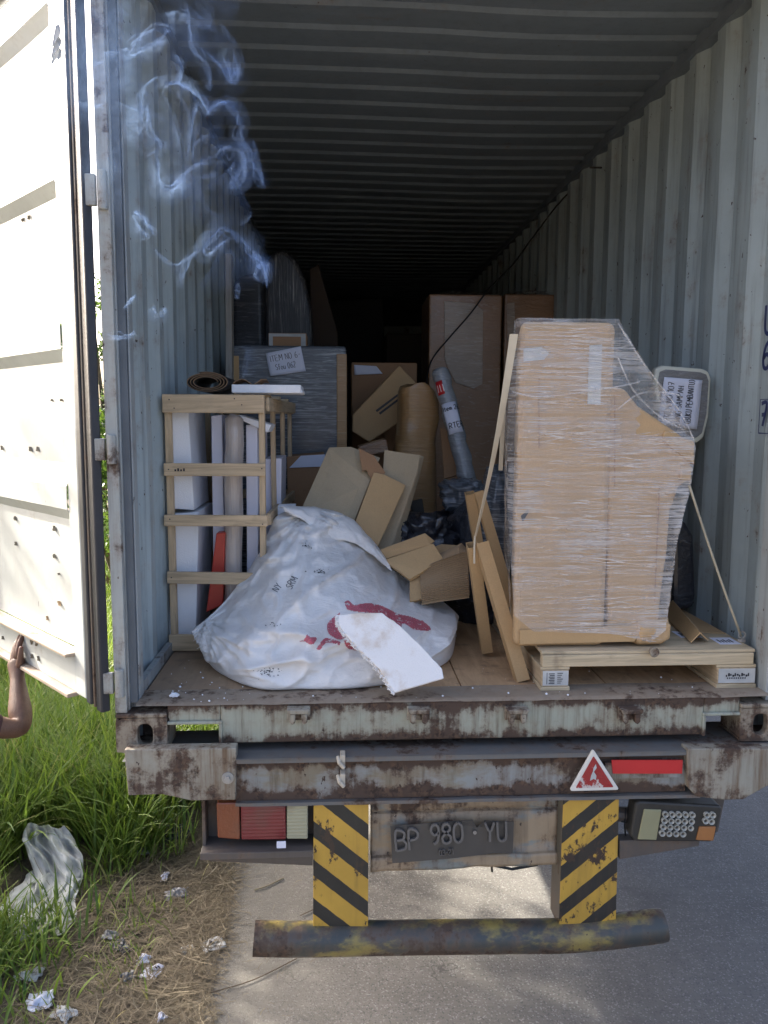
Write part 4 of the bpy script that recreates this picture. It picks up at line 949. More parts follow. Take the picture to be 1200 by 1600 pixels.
# ---- middle rear
dk = thing('dark_carton', 'large dark carton with a paper label lying behind the tilted box', 'carton', (-.1, 2.9, 0))
a, b = at(549, 566, Y=2.9), at(652, 563, Y=2.9)
box_round((a.x, 2.9, 0), (b.x, 3.4, a.z)).build('carton', MAT['card_dark'], dk, bevel=.01)
note(dk, [at(*q, Y=2.885) for q in ((553, 570), (588, 572), (598, 584), (554, 586))], [], mat='paper')
tc = thing('tilted_carton', 'plain brown carton tipped on its corner in the middle of the heap', 'carton', (-.2, 2.4, .6))
o = trace([(551, 648), (624, 571), (652, 600), (655, 640), (577, 691), (550, 674)], 2.35, .35, MAT['card'], 'carton', None, None, .008, parent=tc)
for q in (((587, 641), (622, 615), (623, 618), (589, 644)), ((592, 645), (623, 622), (624, 625), (594, 648))):
    trace(q, 2.347, .002, MAT['ink'], 'slot', None, None, 0, parent=tc)
trace([(560, 698), (604, 686), (607, 705), (566, 716)], 1.9, .25, MAT['carton_film'], 'small_wrapped_box', 'small film wrapped brown box under the tilted carton', 'box', .008)
kb = thing('kraft_bundle', 'bulging upright bundle in mustard brown kraft paper and film', 'bundle', (.0, 2.0, .3))
rowsk = [(600, 640, 668), (604, 628, 676), (612, 624, 682), (630, 624, 687), (655, 624, 689), (675, 622, 684), (692, 619, 682), (710, 617, 683), (760, 618, 684), (820, 620, 685)]
def kbf(u, v):
    k = v * (len(rowsk) - 1); i = min(int(k), len(rowsk) - 2); f = k - i
    y = rowsk[i][0] * (1 - f) + rowsk[i + 1][0] * f; l = rowsk[i][1] * (1 - f) + rowsk[i + 1][1] * f; r_ = rowsk[i][2] * (1 - f) + rowsk[i + 1][2] * f
    p0, p1 = at(l, y, Y=1.95), at(r_, y, Y=1.95); an = u * 2 * math.pi; c = (p0 + p1) / 2; hx = (p1.x - p0.x) / 2
    ca, sa = math.cos(an), math.sin(an); e = .55
    k2 = 1 + .03 * fbm((math.cos(an) * 2, math.sin(an) * 2, c.z * 9), 3)
    return (c.x + hx * math.copysign(abs(ca) ** e, ca) * k2, 2.06 + .15 * math.copysign(abs(sa) ** e, sa) * k2, c.z + .008 * math.sin(an * 3 + c.z * 20))
mb = MB(); mb.grid(kbf, 40, 46, True); n_ = len(mb.v); mb.f.append(tuple(range(39, -1, -1))); mb.build('wrapped_bundle', MAT['kraft_wrap'], kb, smooth=True)
def tallbox(x0, x1, ytop, Y, d, m, name, label, patch=None, mt='foam_film'):
    r = thing(name, label, 'carton', (at((x0 + x1) / 2, 700, Y=Y).x, Y, 0)); a, b = at(x0, ytop, Y=Y), at(x1, ytop, Y=Y)
    box_round((a.x, Y, 0), (b.x, Y + d, a.z)).build('carton', m, r, bevel=.014, seg=3)
    mb = MB()
    def cap(u, v): return (a.x + (b.x - a.x) * u, Y + .02 + v * (d - .04), a.z + .004 + .05 * math.sin(math.pi * u) * math.sin(math.pi * min(v * 1.2 + .1, 1)) * (1 + .5 * fbm((u * 6, v * 6, Y), 3)))
    mb.grid(cap, 24, 10); mb.build('film_cap', MAT['film_side'], r, smooth=True)
    if patch:
        P = [at(q[0], q[1], Y=Y - .012) for q in patch]; mb = MB(); mb.slab(P, .010, (0, -1, 0)); mb.build('foam_patch', MAT[mt], r, bevel=.003)
    return r
tallbox(671, 785, 459, 3.2, .55, MAT['carton_film'], 'tall_wrapped_carton', 'tall brown wrapped carton with a pale foam patch in the dark behind the strap', [(694, 470), (741, 474), (755, 484), (754, 600), (740, 607), (712, 598), (700, 575), (695, 560)])
tallbox(789, 896, 459, 3.35, .5, MAT['carton_film'], 'tall_wrapped_carton', 'tall brown wrapped carton peeping over the big pale carton near the right wall', [(792, 474), (804, 472), (806, 530), (793, 532)])
wt_ = thing('wrapped_tube', 'leaning silver film wrapped tube with a note and a red sticker', 'tube', (.25, 1.75, .5))
t0, t1 = at(688, 582, Y=1.85), at(728, 738, Y=1.70); ax = (t1 - t0).normalized(); rt = .050
mb = MB(); L_ = (t1 - t0).length
mb.tube([t0 - ax * .022, t0 - ax * .018, t0 - ax * .008] + [t0 + ax * (L_ * k / 14) + Vector((.004 * math.sin(k * 1.7), 0, 0)) for k in range(15)] + [t1 + ax * .25], [.020, .038, .047] + [rt + .003 * math.sin(k * 2.3) for k in range(15)] + [.045], 20)
mb.build('tube_body', MAT['tube_film'], wt_, smooth=True)
side = ax.cross(Vector((0, -1, 0))).normalized() * -1; side = side if side.x > 0 else -side; fw = side.cross(ax); fw = fw if fw.y < 0 else -fw
def on_tube(s0, s1, a0, a1, m, name, lift=.0045):
    mb = MB(); mb.grid(lambda u, v: t0 + ax * (s0 + (s1 - s0) * v) + (side * math.sin(a0 + (a1 - a0) * u) + fw * math.cos(a0 + (a1 - a0) * u)) * (rt + lift), 12, 4); return mb.build(name, m, wt_, solid=.0006, smooth=True)
on_tube(.06, .14, -1.05, -.2, MAT['red_tape'], 'red_sticker')
pn = on_tube(.195, .375, -.95, .75, MAT['paper'], 'paper_note')
def tube_text(txt, s, a, size, m, parent, wd_=.0042, lift=.0062, up=False):
    st, wd = text_strokes(txt, size, jit=.08); mb = MB()
    if up: pl = lambda p: t0 + ax * (s - p.x) + (side * math.sin(a - p.y / rt * -1) + fw * math.cos(a + p.y / rt)) * (rt + lift)
    else: pl = lambda p: t0 + ax * (s - p.y) + (side * math.sin(a + p.x / rt) + fw * math.cos(a + p.x / rt)) * (rt + lift)
    ribbon(mb, st, (0, 0, 0), (1, 0, 0), (0, 1, 0), wd_, place=pl); mb.build('handwriting', m, parent)
tube_text('Item 262', .240, -.90, .0185, MAT['ink'], pn); tube_text('RTER', .345, -.62, .022, MAT['ink'], pn)
tube_text('III', .125, -.95, .030, MAT['white_plastic'], wt_, .004, .0072)
# ---- black plastic heap and parts between the sheets and the big carton
def blob(name, c, r, m, label, cat, seed, amp=.16, fl=True, parent=None):
    mb = MB(); c = Vector(c)
    def f(u, v):
        th, ph = u * 2 * math.pi, v * math.pi
        d = Vector((math.cos(th) * math.sin(ph), math.sin(th) * math.sin(ph), math.cos(ph)))
        k = 1 + amp * fbm(d * 1.7 + Vector((seed, 0, 0)), 4) + amp * .8 * (abs(fbm(d * 2.6 + Vector((0, seed, 0)), 2)) - .2)
        e = .75; p = Vector([math.copysign(abs(q) ** e, q) for q in d]); p = Vector((p.x * r[0], p.y * r[1], p.z * r[2])) * k + c
        return (p.x, p.y, max(p.z, .004)) if fl else p
    mb.grid(f, 64, 36, True); o = mb.build(name, m, parent, smooth=True)
    return tag(o, label, cat) if parent is None else o
blob('plastic_bundle', at(752, 850, Y=1.25) - Vector((0, 0, .12)), (.20, .22, .36), MAT['black_film'], 'shiny black plastic bundle between the cardboard heap and the big carton', 'bundle', 3)
blob('plastic_bundle', at(700, 872, Y=1.45) - Vector((0, 0, .1)), (.24, .2, .34), MAT['black_film'], 'low black film wrapped bundle behind the corrugated pad', 'bundle', 8)
blob('clear_bag', at(785, 790, Y=1.05) - Vector((0, 0, .1)), (.10, .15, .30), MAT['grey_wrap'], 'bunched grey clear film bag squeezed against the left side of the big carton', 'bag', 5)
trace([(688, 668, 1.95), (706, 676, 1.95), (716, 742, 1.85), (694, 748, 1.85)], 1.9, .02, MAT['card_dark'], 'brown_offcut', 'dark brown cardboard offcut between the kraft bundle and the leaning tube', 'cardboard', .002)
trace([(560, 700, 1.16), (584, 712, 1.15), (602, 738, 1.12), (596, 752, 1.10), (588, 742, 1.11), (580, 748, 1.10), (572, 734, 1.12), (566, 736, 1.12)], 1.1, .006, MAT['card_dark'], 'torn_flap', 'torn dark cardboard flap hanging over the greyed flattened carton', 'cardboard', .001)
trace([(668, 858, .84), (690, 850, .86), (716, 852, .86), (700, 868, .80), (676, 876, .80)], .85, .008, MAT['card_light'], 'torn_offcut', 'torn pale cardboard offcut lying behind the corrugated pad', 'cardboard', .001)
blob('plastic_bag', at(664, 828, Y=1.15) - Vector((0, 0, .06)), (.13, .13, .13), MAT['black_film'], 'small black plastic bag bunched below the metal bracket', 'bag', 13, .35)
blob('clear_bag', at(722, 775, Y=1.45), (.12, .12, .09), MAT['grey_wrap'], 'small grey film bag lying at the foot of the leaning tube', 'bag', 17, .3, False)
mp = thing('metal_bracket', 'black metal bracket piece sticking up behind the corrugated cardboard sheet', 'bracket', at(660, 800, Y=1.35))
trace([(641, 785), (660, 780), (668, 832), (650, 838)], 1.35, .05, MAT['lamp_black'], 'bar', None, None, .004, parent=mp); trace([(652, 812), (690, 806), (692, 818), (655, 826)], 1.33, .04, MAT['lamp_black'], 'bar', None, None, .004, parent=mp)
mb = MB(); c = at(644, 812, Y=1.34); mb.tube([c + Vector((.02 * math.cos(i * .6), 0, .03 * math.sin(i * .6))) for i in range(12)], .006, 6); mb.build('ring', MAT['steel'], mp)
trace([(1052, 820), (1070, 812), (1085, 838), (1088, 930), (1084, 950), (1052, 958)], .62, .10, MAT['black_film'], 'wrapped_bale', 'black film wrapped flat bale behind the right edge of the big carton', 'bale', .02)
trace([(448, 714), (505, 709), (512, 800), (450, 810)], 1.75, .3, MAT['card_dark'], 'open_carton', 'brown carton with white paper inside standing behind the crate', 'carton', .004)
trace([(452, 731), (470, 712), (508, 710), (506, 729)], 1.74, .004, MAT['paper'], 'white_paper', 'sheet of white paper on the rim of the brown carton', 'paper', 0)
trace([(434, 790), (462, 789), (452, 822), (430, 818)], .92, .07, MAT['foam'], 'foam_offcut', 'small white foam offcut poking out above the sack', 'foam block', .004)

# ---- flattened cardboard
cs = trace([(514, 699, 1.25), (548, 698, 1.25), (594, 715, 1.22), (578, 752, 1.12), (540, 850, .98), (468, 802, .98)], 1.1, .018, MAT['card_grey'], 'cardboard_sheet', 'large greyed flattened carton leaning behind the sack', 'cardboard', .002)
trace([(584, 738, 1.10), (600, 741, 1.10), (634, 758, 1.09), (590, 855, .90), (546, 840, .92)], 1.0, .010, MAT['card_kraft'], 'cardboard_sheet', 'smooth tan cardboard sheet resting on the greyed flattened carton', 'cardboard', .002)
o = thing('corrugated_sheet', 'layered corrugated cardboard sheet behind the smooth tan one', 'cardboard', at(620, 790, Y=1.15))
for k in range(5):
    d = k * 3.2
    trace([(601 + d * .3, 703 + d * .4, 1.22 + k * .018), (638 + d * .5, 709, 1.21 + k * .018), (656 + d * .5, 711 + d * .2, 1.21 + k * .018), (652 + d * .4, 738, 1.17 + k * .018), (606 + d, 872, .98 + k * .018), (566 + d, 860, .98 + k * .018), (596, 770, 1.12 + k * .018)], 1.1, .006, MAT['card_grey'], 'layer', None, None, 0, parent=o)
trace([(588, 861, .80), (664, 833, .80), (679, 845, .78), (672, 851, .76), (604, 873, .78)], .8, .008, MAT['card'], 'cardboard_flap', 'narrow bent cardboard flap on top of the small flattened carton', 'cardboard', .001)
trace([(600, 875, .76), (677, 849, .76), (692, 872, .70), (660, 893, .66), (640, 905, .66)], .7, .02, MAT['card_kraft'], 'small_flat_carton', 'small flattened carton lying behind the sack below the narrow flap', 'cardboard', .002)
trace([(640, 900, .70), (660, 892, .70), (662, 935, .62), (640, 940, .62)], .66, .02, MAT['card'], 'cardboard_offcut', 'short tan cardboard offcut wedged beside the corrugated pad', 'cardboard', .002)
# corrugated pad: a folded pack of fluted paper
cp = thing('corrugated_pad', 'folded pack of dark fluted paper standing behind the sack', 'cardboard', at(690, 945, Y=.68))
A_, B_, C_, E_ = at(656, 890, Y=.70), at(730, 862, Y=.70), at(733, 935, Y=.60), at(660, 948, Y=.60)
def padf(u, v):
    q = (A_ * (1 - u) + B_ * u) * (1 - v) + (E_ * (1 - u) + C_ * u) * v
    n = (B_ - A_).cross(E_ - A_).normalized(); n = n if n.y < 0 else -n
    h = abs(((v * 21) % 1) - .5) * 2
    return q + n * (.012 * h + .010 * math.sin(u * 3 + v))
mb = MB(); mb.grid(padf, 14, 86); o = mb.build('fluted_face', MAT['card_fl'], cp, solid=.004); 
for k in range(6):
    y0 = .70 + .014 * k; mb = MB()
    mb.slab([at(656 + k * 2, 890 - k * 3, Y=y0 + .004), at(716 + k, 856 - k * 1.5, Y=y0 + .004), at(731, 862 - k * .8, Y=y0 + .004), at(734, 930, Y=y0 - .08), at(665, 945, Y=y0 - .08)], .004, (0, -1, 0)); mb.build('layer', MAT['card_fl'], cp)

# ---- cardboard channels: open hollow edge strips
def hollow(parent, p0, p1, w_, d_, th, m, name='strip'):
    p0, p1 = Vector(p0), Vector(p1); ax = (p1 - p0).normalized(); sx = Vector((1, 0, 0)); sx = (sx - ax * sx.dot(ax)).normalized(); sy = ax.cross(sx); sy = sy if sy.y > 0 else -sy
    rings = []
    for (p, ins) in ((p0, 0), (p0, th), (p1, th), (p1, 0)): pass
    def ring(p, k): return [p + sx * ((w_ / 2 - k) * a) + sy * ((d_ / 2 - k) * b) for a, b in ((-1, -1), (1, -1), (1, 1), (-1, 1))]
    O0, O1, I0, I1 = ring(p0, 0), ring(p1, 0), ring(p0, th), ring(p1, th); vs = O0 + O1 + I0 + I1; fs = []
    for i in range(4):
        j = (i + 1) % 4; fs += [(i, j, 4 + j, 4 + i), (8 + j, 8 + i, 12 + i, 12 + j), (j, i, 8 + i, 8 + j), (4 + i, 4 + j, 12 + j, 12 + i)]
    mb = MB(); mb.add(vs, fs); return mb.build(name, m, parent)
ch = thing('cardboard_channel', 'tall folded cardboard channel with open cells standing in front of the big carton', 'cardboard', (.2, .3, 0))
hollow(ch, at(738, 851, Y=.40), at(760, 1015, Y=.52), .046, .060, .004, MAT['card']); hollow(ch, at(752, 849, Y=.38), at(816, 1064, Y=.20), .050, .055, .004, MAT['card'])
ch = thing('cardboard_channel', 'second folded cardboard channel leaning behind the front one', 'cardboard', (.2, .75, 0))
hollow(ch, at(734, 770, Y=.72), at(756, 905, Y=.80), .042, .05, .004, MAT['card']); hollow(ch, at(747, 768, Y=.70), at(800, 945, Y=.66), .042, .05, .004, MAT['card'])

# ---- the big wrapped carton on its pallet
bc = thing('wrapped_carton', 'big pale wrapped carton with a stepped right side standing on the pallet', 'carton', (.6, .6, .147))
YF = .135; ZB = .150; SHR = .20      # the carton stands a little askew on the pallet
a = at(812, 501, Y=YF); b = at(965, 501, Y=YF); c = at(962, 640, Y=YF)
mb = MB(); mb.box((a.x + .004, 0, ZB), (b.x - .004, .52, a.z)); mb.v = [(x + SHR * y, YF + .004 + y, z) for x, y, z in mb.v]; mb.build('carton', MAT['card_light'], bc, bevel=.028, seg=4)
sidep = [at(*q, Y=YF) for q in ((952, 600), (980, 608), (1000, 634), (1064, 678), (1084, 694), (1082, 748), (1064, 762), (1050, 800), (1046, 860), (1036, 930), (1030, 1004), (952, 1004))]
mb = MB(); mb.slab([Vector((p.x - .001, YF + .012, max(p.z, ZB))) for p in sidep], .24, (0, -1, 0)); mb.build('side_carton', MAT['card_light'], bc, bevel=.014, seg=3)
mb = MB(); cp_ = [at(*q, Y=YF) for q in ((1040, 672), (1086, 690), (1086, 727), (1068, 714), (1034, 688))]; mb.slab([Vector((p.x, YF + .001, p.z)) for p in cp_], .20, (0, -1, 0)); mb.build('corner_cap', MAT['card'], bc, bevel=.006)
q = [at(*p, Y=YF) for p in ((1064, 728), (1082, 728), (1080, 752), (1062, 750))]; mb = MB(); mb.slab([Vector((p.x, YF + .001, p.z)) for p in q], .18, (0, -1, 0)); mb.build('corner_cap', MAT['card'], bc, bevel=.006)
mb = MB()   # crumpled bottom corner
c0 = at(1022, 992, Y=YF - .02)
def crf(u, v):
    th, ph = u * 2 * math.pi, v * math.pi; d = Vector((math.cos(th) * math.sin(ph), math.sin(th) * math.sin(ph), math.cos(ph)))
    p = Vector([math.copysign(abs(x) ** .5, x) for x in d]); k = 1 + .13 * fbm(d * 2.2, 4); p = Vector((p.x * .085, p.y * .12, p.z * .055)) * k + c0 + Vector((0, .13, .004)); return (p.x, p.y, max(p.z, ZB))
mb.grid(crf, 40, 20, True); mb.build('crumpled_corner', MAT['card_light'], bc, smooth=True)
mb = MB(); q = [at(*p, Y=YF) for p in ((812, 984), (1010, 976), (990, 1002), (812, 1006))]; mb.slab([Vector((p.x, YF - .004, max(p.z, ZB + .002))) for p in q], .006, (0, -1, 0)); mb.build('bottom_strip', MAT['card'], bc)
mb = MB(); q = [at(*p, Y=YF) for p in ((921, 540), (941, 538), (938, 632), (918, 631))]; mb.slab([Vector((p.x, YF - .0006, p.z)) for p in q], .003, (0, -1, 0)); mb.build('tape', MAT['paper_dirty'], bc)
mb = MB(); q = [at(*p, Y=YF) for p in ((818, 545), (846, 542), (858, 552), (850, 562), (818, 565))]; mb.slab([Vector((p.x, YF - .0006, p.z)) for p in q], .003, (0, -1, 0)); mb.build('tape', MAT['paper_dirty'], bc)
for q in (((842, 590), (843, 590), (843, 700), (842, 700)), ((960.0, 620), (961.6, 620), (961.6, 760), (960, 760)), ((1030, 760), (1031.4, 760), (1024, 940), (1022.6, 940))):
    P = [at(*p, Y=YF) for p in q]; mb = MB(); mb.slab([Vector((p.x, YF + .0005, p.z)) for p in P], .003, (0, -1, 0)); mb.build('seam', MAT['card_dark'], bc)
P = [at(*p, Y=YF) for p in ((806, 795), (826, 793), (818, 806), (812, 816), (806, 806))]; mb = MB(); mb.slab([Vector((p.x, YF - .006, p.z)) for p in P], .008, (0, -1, 0)); mb.build('torn_patch', MAT['card'], bc)
P = [at(*p, Y=YF) for p in ((813, 806), (824, 796), (826, 799), (816, 815))]; mb = MB(); mb.slab([Vector((p.x, YF - .0085, p.z)) for p in P], .002, (0, -1, 0)); mb.build('torn_hole', MAT['ink'], bc)
# stretch film round it: front, left flank, and the slack tent on the right
fo = [(807, 499), (812, 495), (966, 497), (1085, 684), (1087, 700), (1080, 757), (1058, 850), (1040, 985), (1016, 1004), (960, 990), (835, 988), (803, 962), (797, 800), (799, 600)]
FP = [at(*q, Y=YF - .012) for q in fo]
zt, zb = max(p.z for p in FP), ZB - .004
def span(z):
    xs = []
    for i in range(len(FP)):
        p, q = FP[i], FP[(i + 1) % len(FP)]
        if (p.z - z) * (q.z - z) <= 0 and abs(p.z - q.z) > 1e-6: xs.append(p.x + (q.x - p.x) * (z - p.z) / (q.z - p.z))
    return (min(xs), max(xs)) if len(xs) > 1 else None
zs = [max(zb, min(p.z for p in FP)) + (zt - .003 - max(zb, min(p.z for p in FP))) * i / 130 for i in range(131)]
sp_ = []
for z in zs:
    s = span(z); sp_.append(s if s else sp_[-1])
def filmf(u, v):
    i = int(round(v * 130)); z = zs[i]; x0, x1 = sp_[i]; x = x0 + (x1 - x0) * u
    y = YF - .010 - .006 * abs(fbm((x * 4, 0, z * 14), 3)) + .004 * fbm((x * 9, 2, z * 30), 3)
    if x > b.x and z > .95: y += .05 * min((x - b.x) / .2, 1)
    if x < a.x: y += (a.x - x) * 2.2
    return (x, y, z)
mb = MB(); mb.grid(filmf, 110, 131); mb.build('stretch_film', MAT['film'], bc, smooth=True)
def flank(u, v):
    i = int(round(v * 60)); z = zs[i * 2]; x0 = sp_[i * 2][0]
    return (x0 + SHR * u * .50 - .003 + .012 * fbm((u * 3, z * 5, 1), 3) - .008 * math.sin(u * math.pi), YF + .02 + u * .50, z)
mb = MB(); mb.grid(flank, 24, 61); mb.build('film_flank', MAT['film_side'], bc, smooth=True)
def tent(u, v):
    i = int(round(v * 60)); z = zs[i * 2]; x1 = sp_[i * 2][1]
    x = x1 + .003 + .010 * fbm((u * 3, z * 5, 2), 3); y = YF + .0 + u * .26
    if z > .95: x = x1 - .02 * u
    return (x, y, z)
mb = MB(); mb.grid(tent, 16, 61); mb.build('film_slack', MAT['film_tent'], bc, smooth=True)
mb = MB()   # twisted film ropes across the front
for q in (((800, 612), (850, 620), (960, 605), (1000, 596)), ((965, 640), (1000, 615), (1050, 615), (1066, 622)), ((966, 505), (1000, 560), (1060, 640), (1084, 686)), ((966, 560), (990, 610), (1030, 650), (1070, 672))):
    pth = smooth_line([tuple(at(*p, Y=YF - .02)) for p in q], 8); mb.tube(pth, .0035, 5)
o = mb.build('film_rope', MAT['film_tent'], bc, smooth=True); o['kind'] = 'stuff'

mb = MB()   # pale ribbons painting the glints on fine pulled film wrinkles, across the front and side carton
for i in range(330):
    k = rnd.randrange(2, 128); z = zs[k]; xa, xb = sp_[k]; xa = max(xa, a.x); 
    if z > .95: xb = min(xb, b.x + .02)
    L_ = rnd.choice([.05, .09, .14, .22, .35, .5]) * rnd.uniform(.7, 1.3); x0_ = rnd.uniform(xa - .02, xb - L_ * .4); x1_ = min(x0_ + L_, xb - .004); x0_ = max(x0_, xa + .004)
    if x1_ - x0_ < .03: continue
    sl = rnd.gauss(0, .07) - (.05 if rnd.random() < .5 else -.03); wv = rnd.uniform(.001, .004); ph = rnd.uniform(0, 6); wd = rnd.uniform(.0005, .0013); n_ = 9; vs = []
    for j in range(n_):
        f = j / (n_ - 1); x = x0_ + (x1_ - x0_) * f; zz = min(max(z + sl * (x - x0_) + wv * math.sin(ph + x * 23) + wv * .5 * math.sin(ph * 2 + x * 61), ZB + .01), a.z - .012); h = wd * (.25 + math.sin(math.pi * f))
        vs += [Vector((x, YF - .021 - .002 * rnd.random(), zz - h)), Vector((x, YF - .022, zz + h))]
    mb.add(vs, [(2 * j, 2 * j + 2, 2 * j + 3, 2 * j + 1) for j in range(n_ - 1)])
o = mb.build('film_wrinkle', MAT['film_line'], bc); o['kind'] = 'stuff'

# pallet
pal = thing('pallet', 'wooden pallet on two printed runners carrying the big wrapped carton', 'pallet', (.72, .5, 0))
x0, x1 = .318, 1.128
MB().box((x0, .09, .136), (x1 + .008, 1.02, .1475)).build('deck_sheet', MAT['pallet'], pal, bevel=.002)
MB().box((x0 + .002, .080, .091), (x1, .118, .1355)).build('front_beam', MAT['pallet'], pal, bevel=.003)
MB().box((x0 + .002, .98, .091), (x1, 1.015, .1355)).build('rear_beam', MAT['pallet'], pal, bevel=.003)
for xa, xb in ((.314, .424), (.985, 1.140)):
    MB().box((xa, .082, .0795), (xb, 1.01, .0905)).build('runner_batten', MAT['pallet'], pal, bevel=.002)
    MB().box((xa + .004, .078, .018), (xb - .004, 1.0, .0790)).build('runner', MAT['wood_y'], pal, bevel=.002)
    MB().box((xa, .074, .002), (xb, 1.01, .0175)).build('runner_batten', MAT['pallet'], pal, bevel=.002)
    o = MB().box((xa + .008, .0755, .022), (xb - .006, .0775, .0770)).build('runner_label', MAT['paper_dirty'], pal)
    mb = MB()
    if xa < .5:
        for i in range(7): mb.box((xa + .030 + .003 * (i % 2), .0745, .028 + i * .0062), (xa + .052, .0752, .031 + i * .0062))
        for i in range(6): mb.box((xa + .062, .0745, .030 + i * .0075), (xa + .075 + .008 * (i % 3) / 2, .0752, .0325 + i * .0075))
        mb.box((xa + .022, .0745, .027), (xa + .024, .0752, .072))
    else:
        for i in range(11): mb.box((xa + .035 + i * .0085, .0745, .046 + .002 * (i % 3)), (xa + .040 + i * .0085 + .002 * (i % 2), .0752, .054 + .003 * ((i * 5) % 3)))
        for i in range(9): mb.box((xa + .040 + i * .0085, .0745, .038), (xa + .0445 + i * .0085, .0752, .0435))
    k = mb.build('printed_mark', MAT['ink'], o); k['kind'] = 'stuff'
mb = MB(); e = at(1159, 1000, Y=.19); e.z = .149
mb.tube([e, e + Vector((0, 0, .010))], .016, 6); mb.tube([e + Vector((.013 * math.cos(i * .53), 0, .026 + .013 * math.sin(i * .53))) for i in range(13)], .004, 6); mb.build('eye_bolt', MAT['steel'], pal)
mb = MB(); e = at(1022, 1019, Y=.06); mb.tube([e + Vector((0, .02, 0)), e + Vector((0, -.004, 0))], .014, 10); mb.tube([e + Vector((.015 * math.cos(i * .53), -.004, .015 * math.sin(i * .53))) for i in range(13)], .004, 6); mb.build('eye_bolt', MAT['casting'], pal)
for (xx, yy, ww) in ((.965, .30, .085), (1.075, .20, .085)):
    o = MB().box((xx - ww / 2, yy - .045, .1480), (xx + ww / 2, yy + .05, .1486)).build('deck_label', MAT['paper'], pal)
    mb = MB()
    for i in range(5): mb.box((xx - .030 + .012 * i, yy - .02, .1487), (xx - .023 + .012 * i, yy + .02 - .01 * (i % 2), .1491))
    k = mb.build('printed_mark', MAT['ink'], o); k['kind'] = 'stuff'
mb = MB(); mb.slab([Vector((.96, .34, .152)), Vector((1.125, .30, .152)), Vector((1.12, .90, .153)), Vector((.95, .92, .153))], .003, (0, 0, 1)); tag(mb.build('cardboard_sheet', MAT['card_light']), 'flat cardboard sheet lying on the bare end of the pallet', 'cardboard')
tn = thing('cardboard_strip', 'folded cardboard strip lying like a tent on the pallet beside the carton', 'cardboard', (1.0, .5, .155))
r0, r1 = at(1050, 951, Y=.62), at(1093, 1000, Y=.16); r0.z = .215; r1.z = .195
MB().slab([r0, r1, r1 + Vector((-.035, .0, -.038)), r0 + Vector((-.045, 0, -.058))], .004, (-1, -1, 1)).build('strip_side', MAT['card'], tn)
MB().slab([r0 + Vector((.002, 0, 0)), r1 + Vector((.002, 0, 0)), r1 + Vector((.045, .02, -.036)), r0 + Vector((.05, .02, -.056))], .004, (1, -1, 1)).build('strip_side', MAT['card_light'], tn)

# tray with its note between the carton and the wall
ty = thing('wrapped_tray', 'grey film wrapped plastic tray with a handwritten note between the carton and the right wall', 'tray', (1.0, .62, .95))
TO = [(1022, 590), (1025, 575), (1036, 571), (1098, 576), (1108, 580), (1112, 592), (1108, 650), (1100, 684), (1090, 692), (1050, 690), (1030, 660)]
TP = [at(*q, Y=.60) for q in TO]
mb = MB(); mb.slab(TP, .05, (0, -1, 0)); mb.build('tray_body', MAT['tray_rim'], ty, bevel=.012, seg=3)
tc_ = sum(TP, Vector()) / len(TP); TI = [tc_ + (p - tc_) * .88 + Vector((0, -.004, 0)) for p in TP]
mb = MB(); mb.slab(TI, .006, (0, -1, 0)); mb.build('tray_film', MAT['tray_film'], ty, bevel=.003)
tq = [at(*q, Y=.588) for q in ((1035, 665), (1038, 589), (1098, 594), (1089, 671))]    # text runs upwards: its top-left is the lower left
def P4(i): return tq[i]
# corners for writing that reads upwards: top-left = lower-left of the page
note(ty, [at(*q, Y=.588) for q in ((1027, 664), (1038, 589), (1098, 594), (1089, 671))], [('ITEM NO 107', .12, .72, .15, .84), ('RANG SAMPAH', .04, .46, .15, .80), ('(BUKU PEMBANTU)', .10, .20, .15, .88)], inkw=.0030)
# strap, ropes and the hanging cable
mb = MB(); p0, p1 = at(803, 522, Y=.10), at(742, 838, Y=.36)
def strapf(u, v):
    p = p0.lerp(p1, v); w_ = .030 * (1 - .45 * v); tw = .9 * v
    return p + Vector(((u - .5) * w_ * math.cos(tw), (u - .5) * w_ * math.sin(tw), 0)) + Vector((.012 * math.sin(v * 3), 0, 0))
mb.grid(strapf, 3, 40); st_ = mb.build('strap', MAT['strap'], solid=.0015); tag(st_, 'cream webbing strap slanting from the top of the big carton down to the channels', 'strap')
mb = MB(); mb.tube(smooth_line([tuple(p1), tuple(p1 + Vector((-.001, .0, -.05))), tuple(p1 + Vector((.0, .0, -.11)))], 6), .004, 6); mb.build('strap_tail', MAT['strap'], st_)
mb = MB(); pa, pb = at(787, 640, Y=.55), at(782, 735, Y=.60); mb.grid(lambda u, v: pa.lerp(pb, v) + Vector(((u - .5) * .018, 0, 0)), 2, 12)
tag(mb.build('strap', MAT['strap'], solid=.0015), 'narrow pale strap hanging along the left side of the big carton', 'strap')
mb = MB(); pa, pb = at(1077, 758, Y=.12), at(1158, 994, Y=.19); mb.tube([pa.lerp(pb, k / 10) + Vector((0, 0, -.012 * math.sin(math.pi * k / 10))) for k in range(11)], .0048, 8)
tag(mb.build('rope', MAT['rope'], smooth=True), 'tan rope pulled tight from the carton corner down to the pallet eye bolt', 'rope')
mb = MB(); pth = [(937, 258, 3.0), (930, 268, 3.0), (880, 310, 3.05), (833, 370, 3.1), (800, 415, 3.1), (765, 450, 3.1), (735, 490, 3.05), (700, 530, 3.0), (676, 560, 2.9), (668, 585, 2.8), (667, 610, 2.7)]
mb.tube(smooth_line([tuple(at(q[0], q[1], Y=q[2])) for q in pth], 5), .0055, 6); tag(mb.build('cable', MAT['cable'], smooth=True), 'thin black cable slung from the right wall down in front of the tall carton', 'cable')

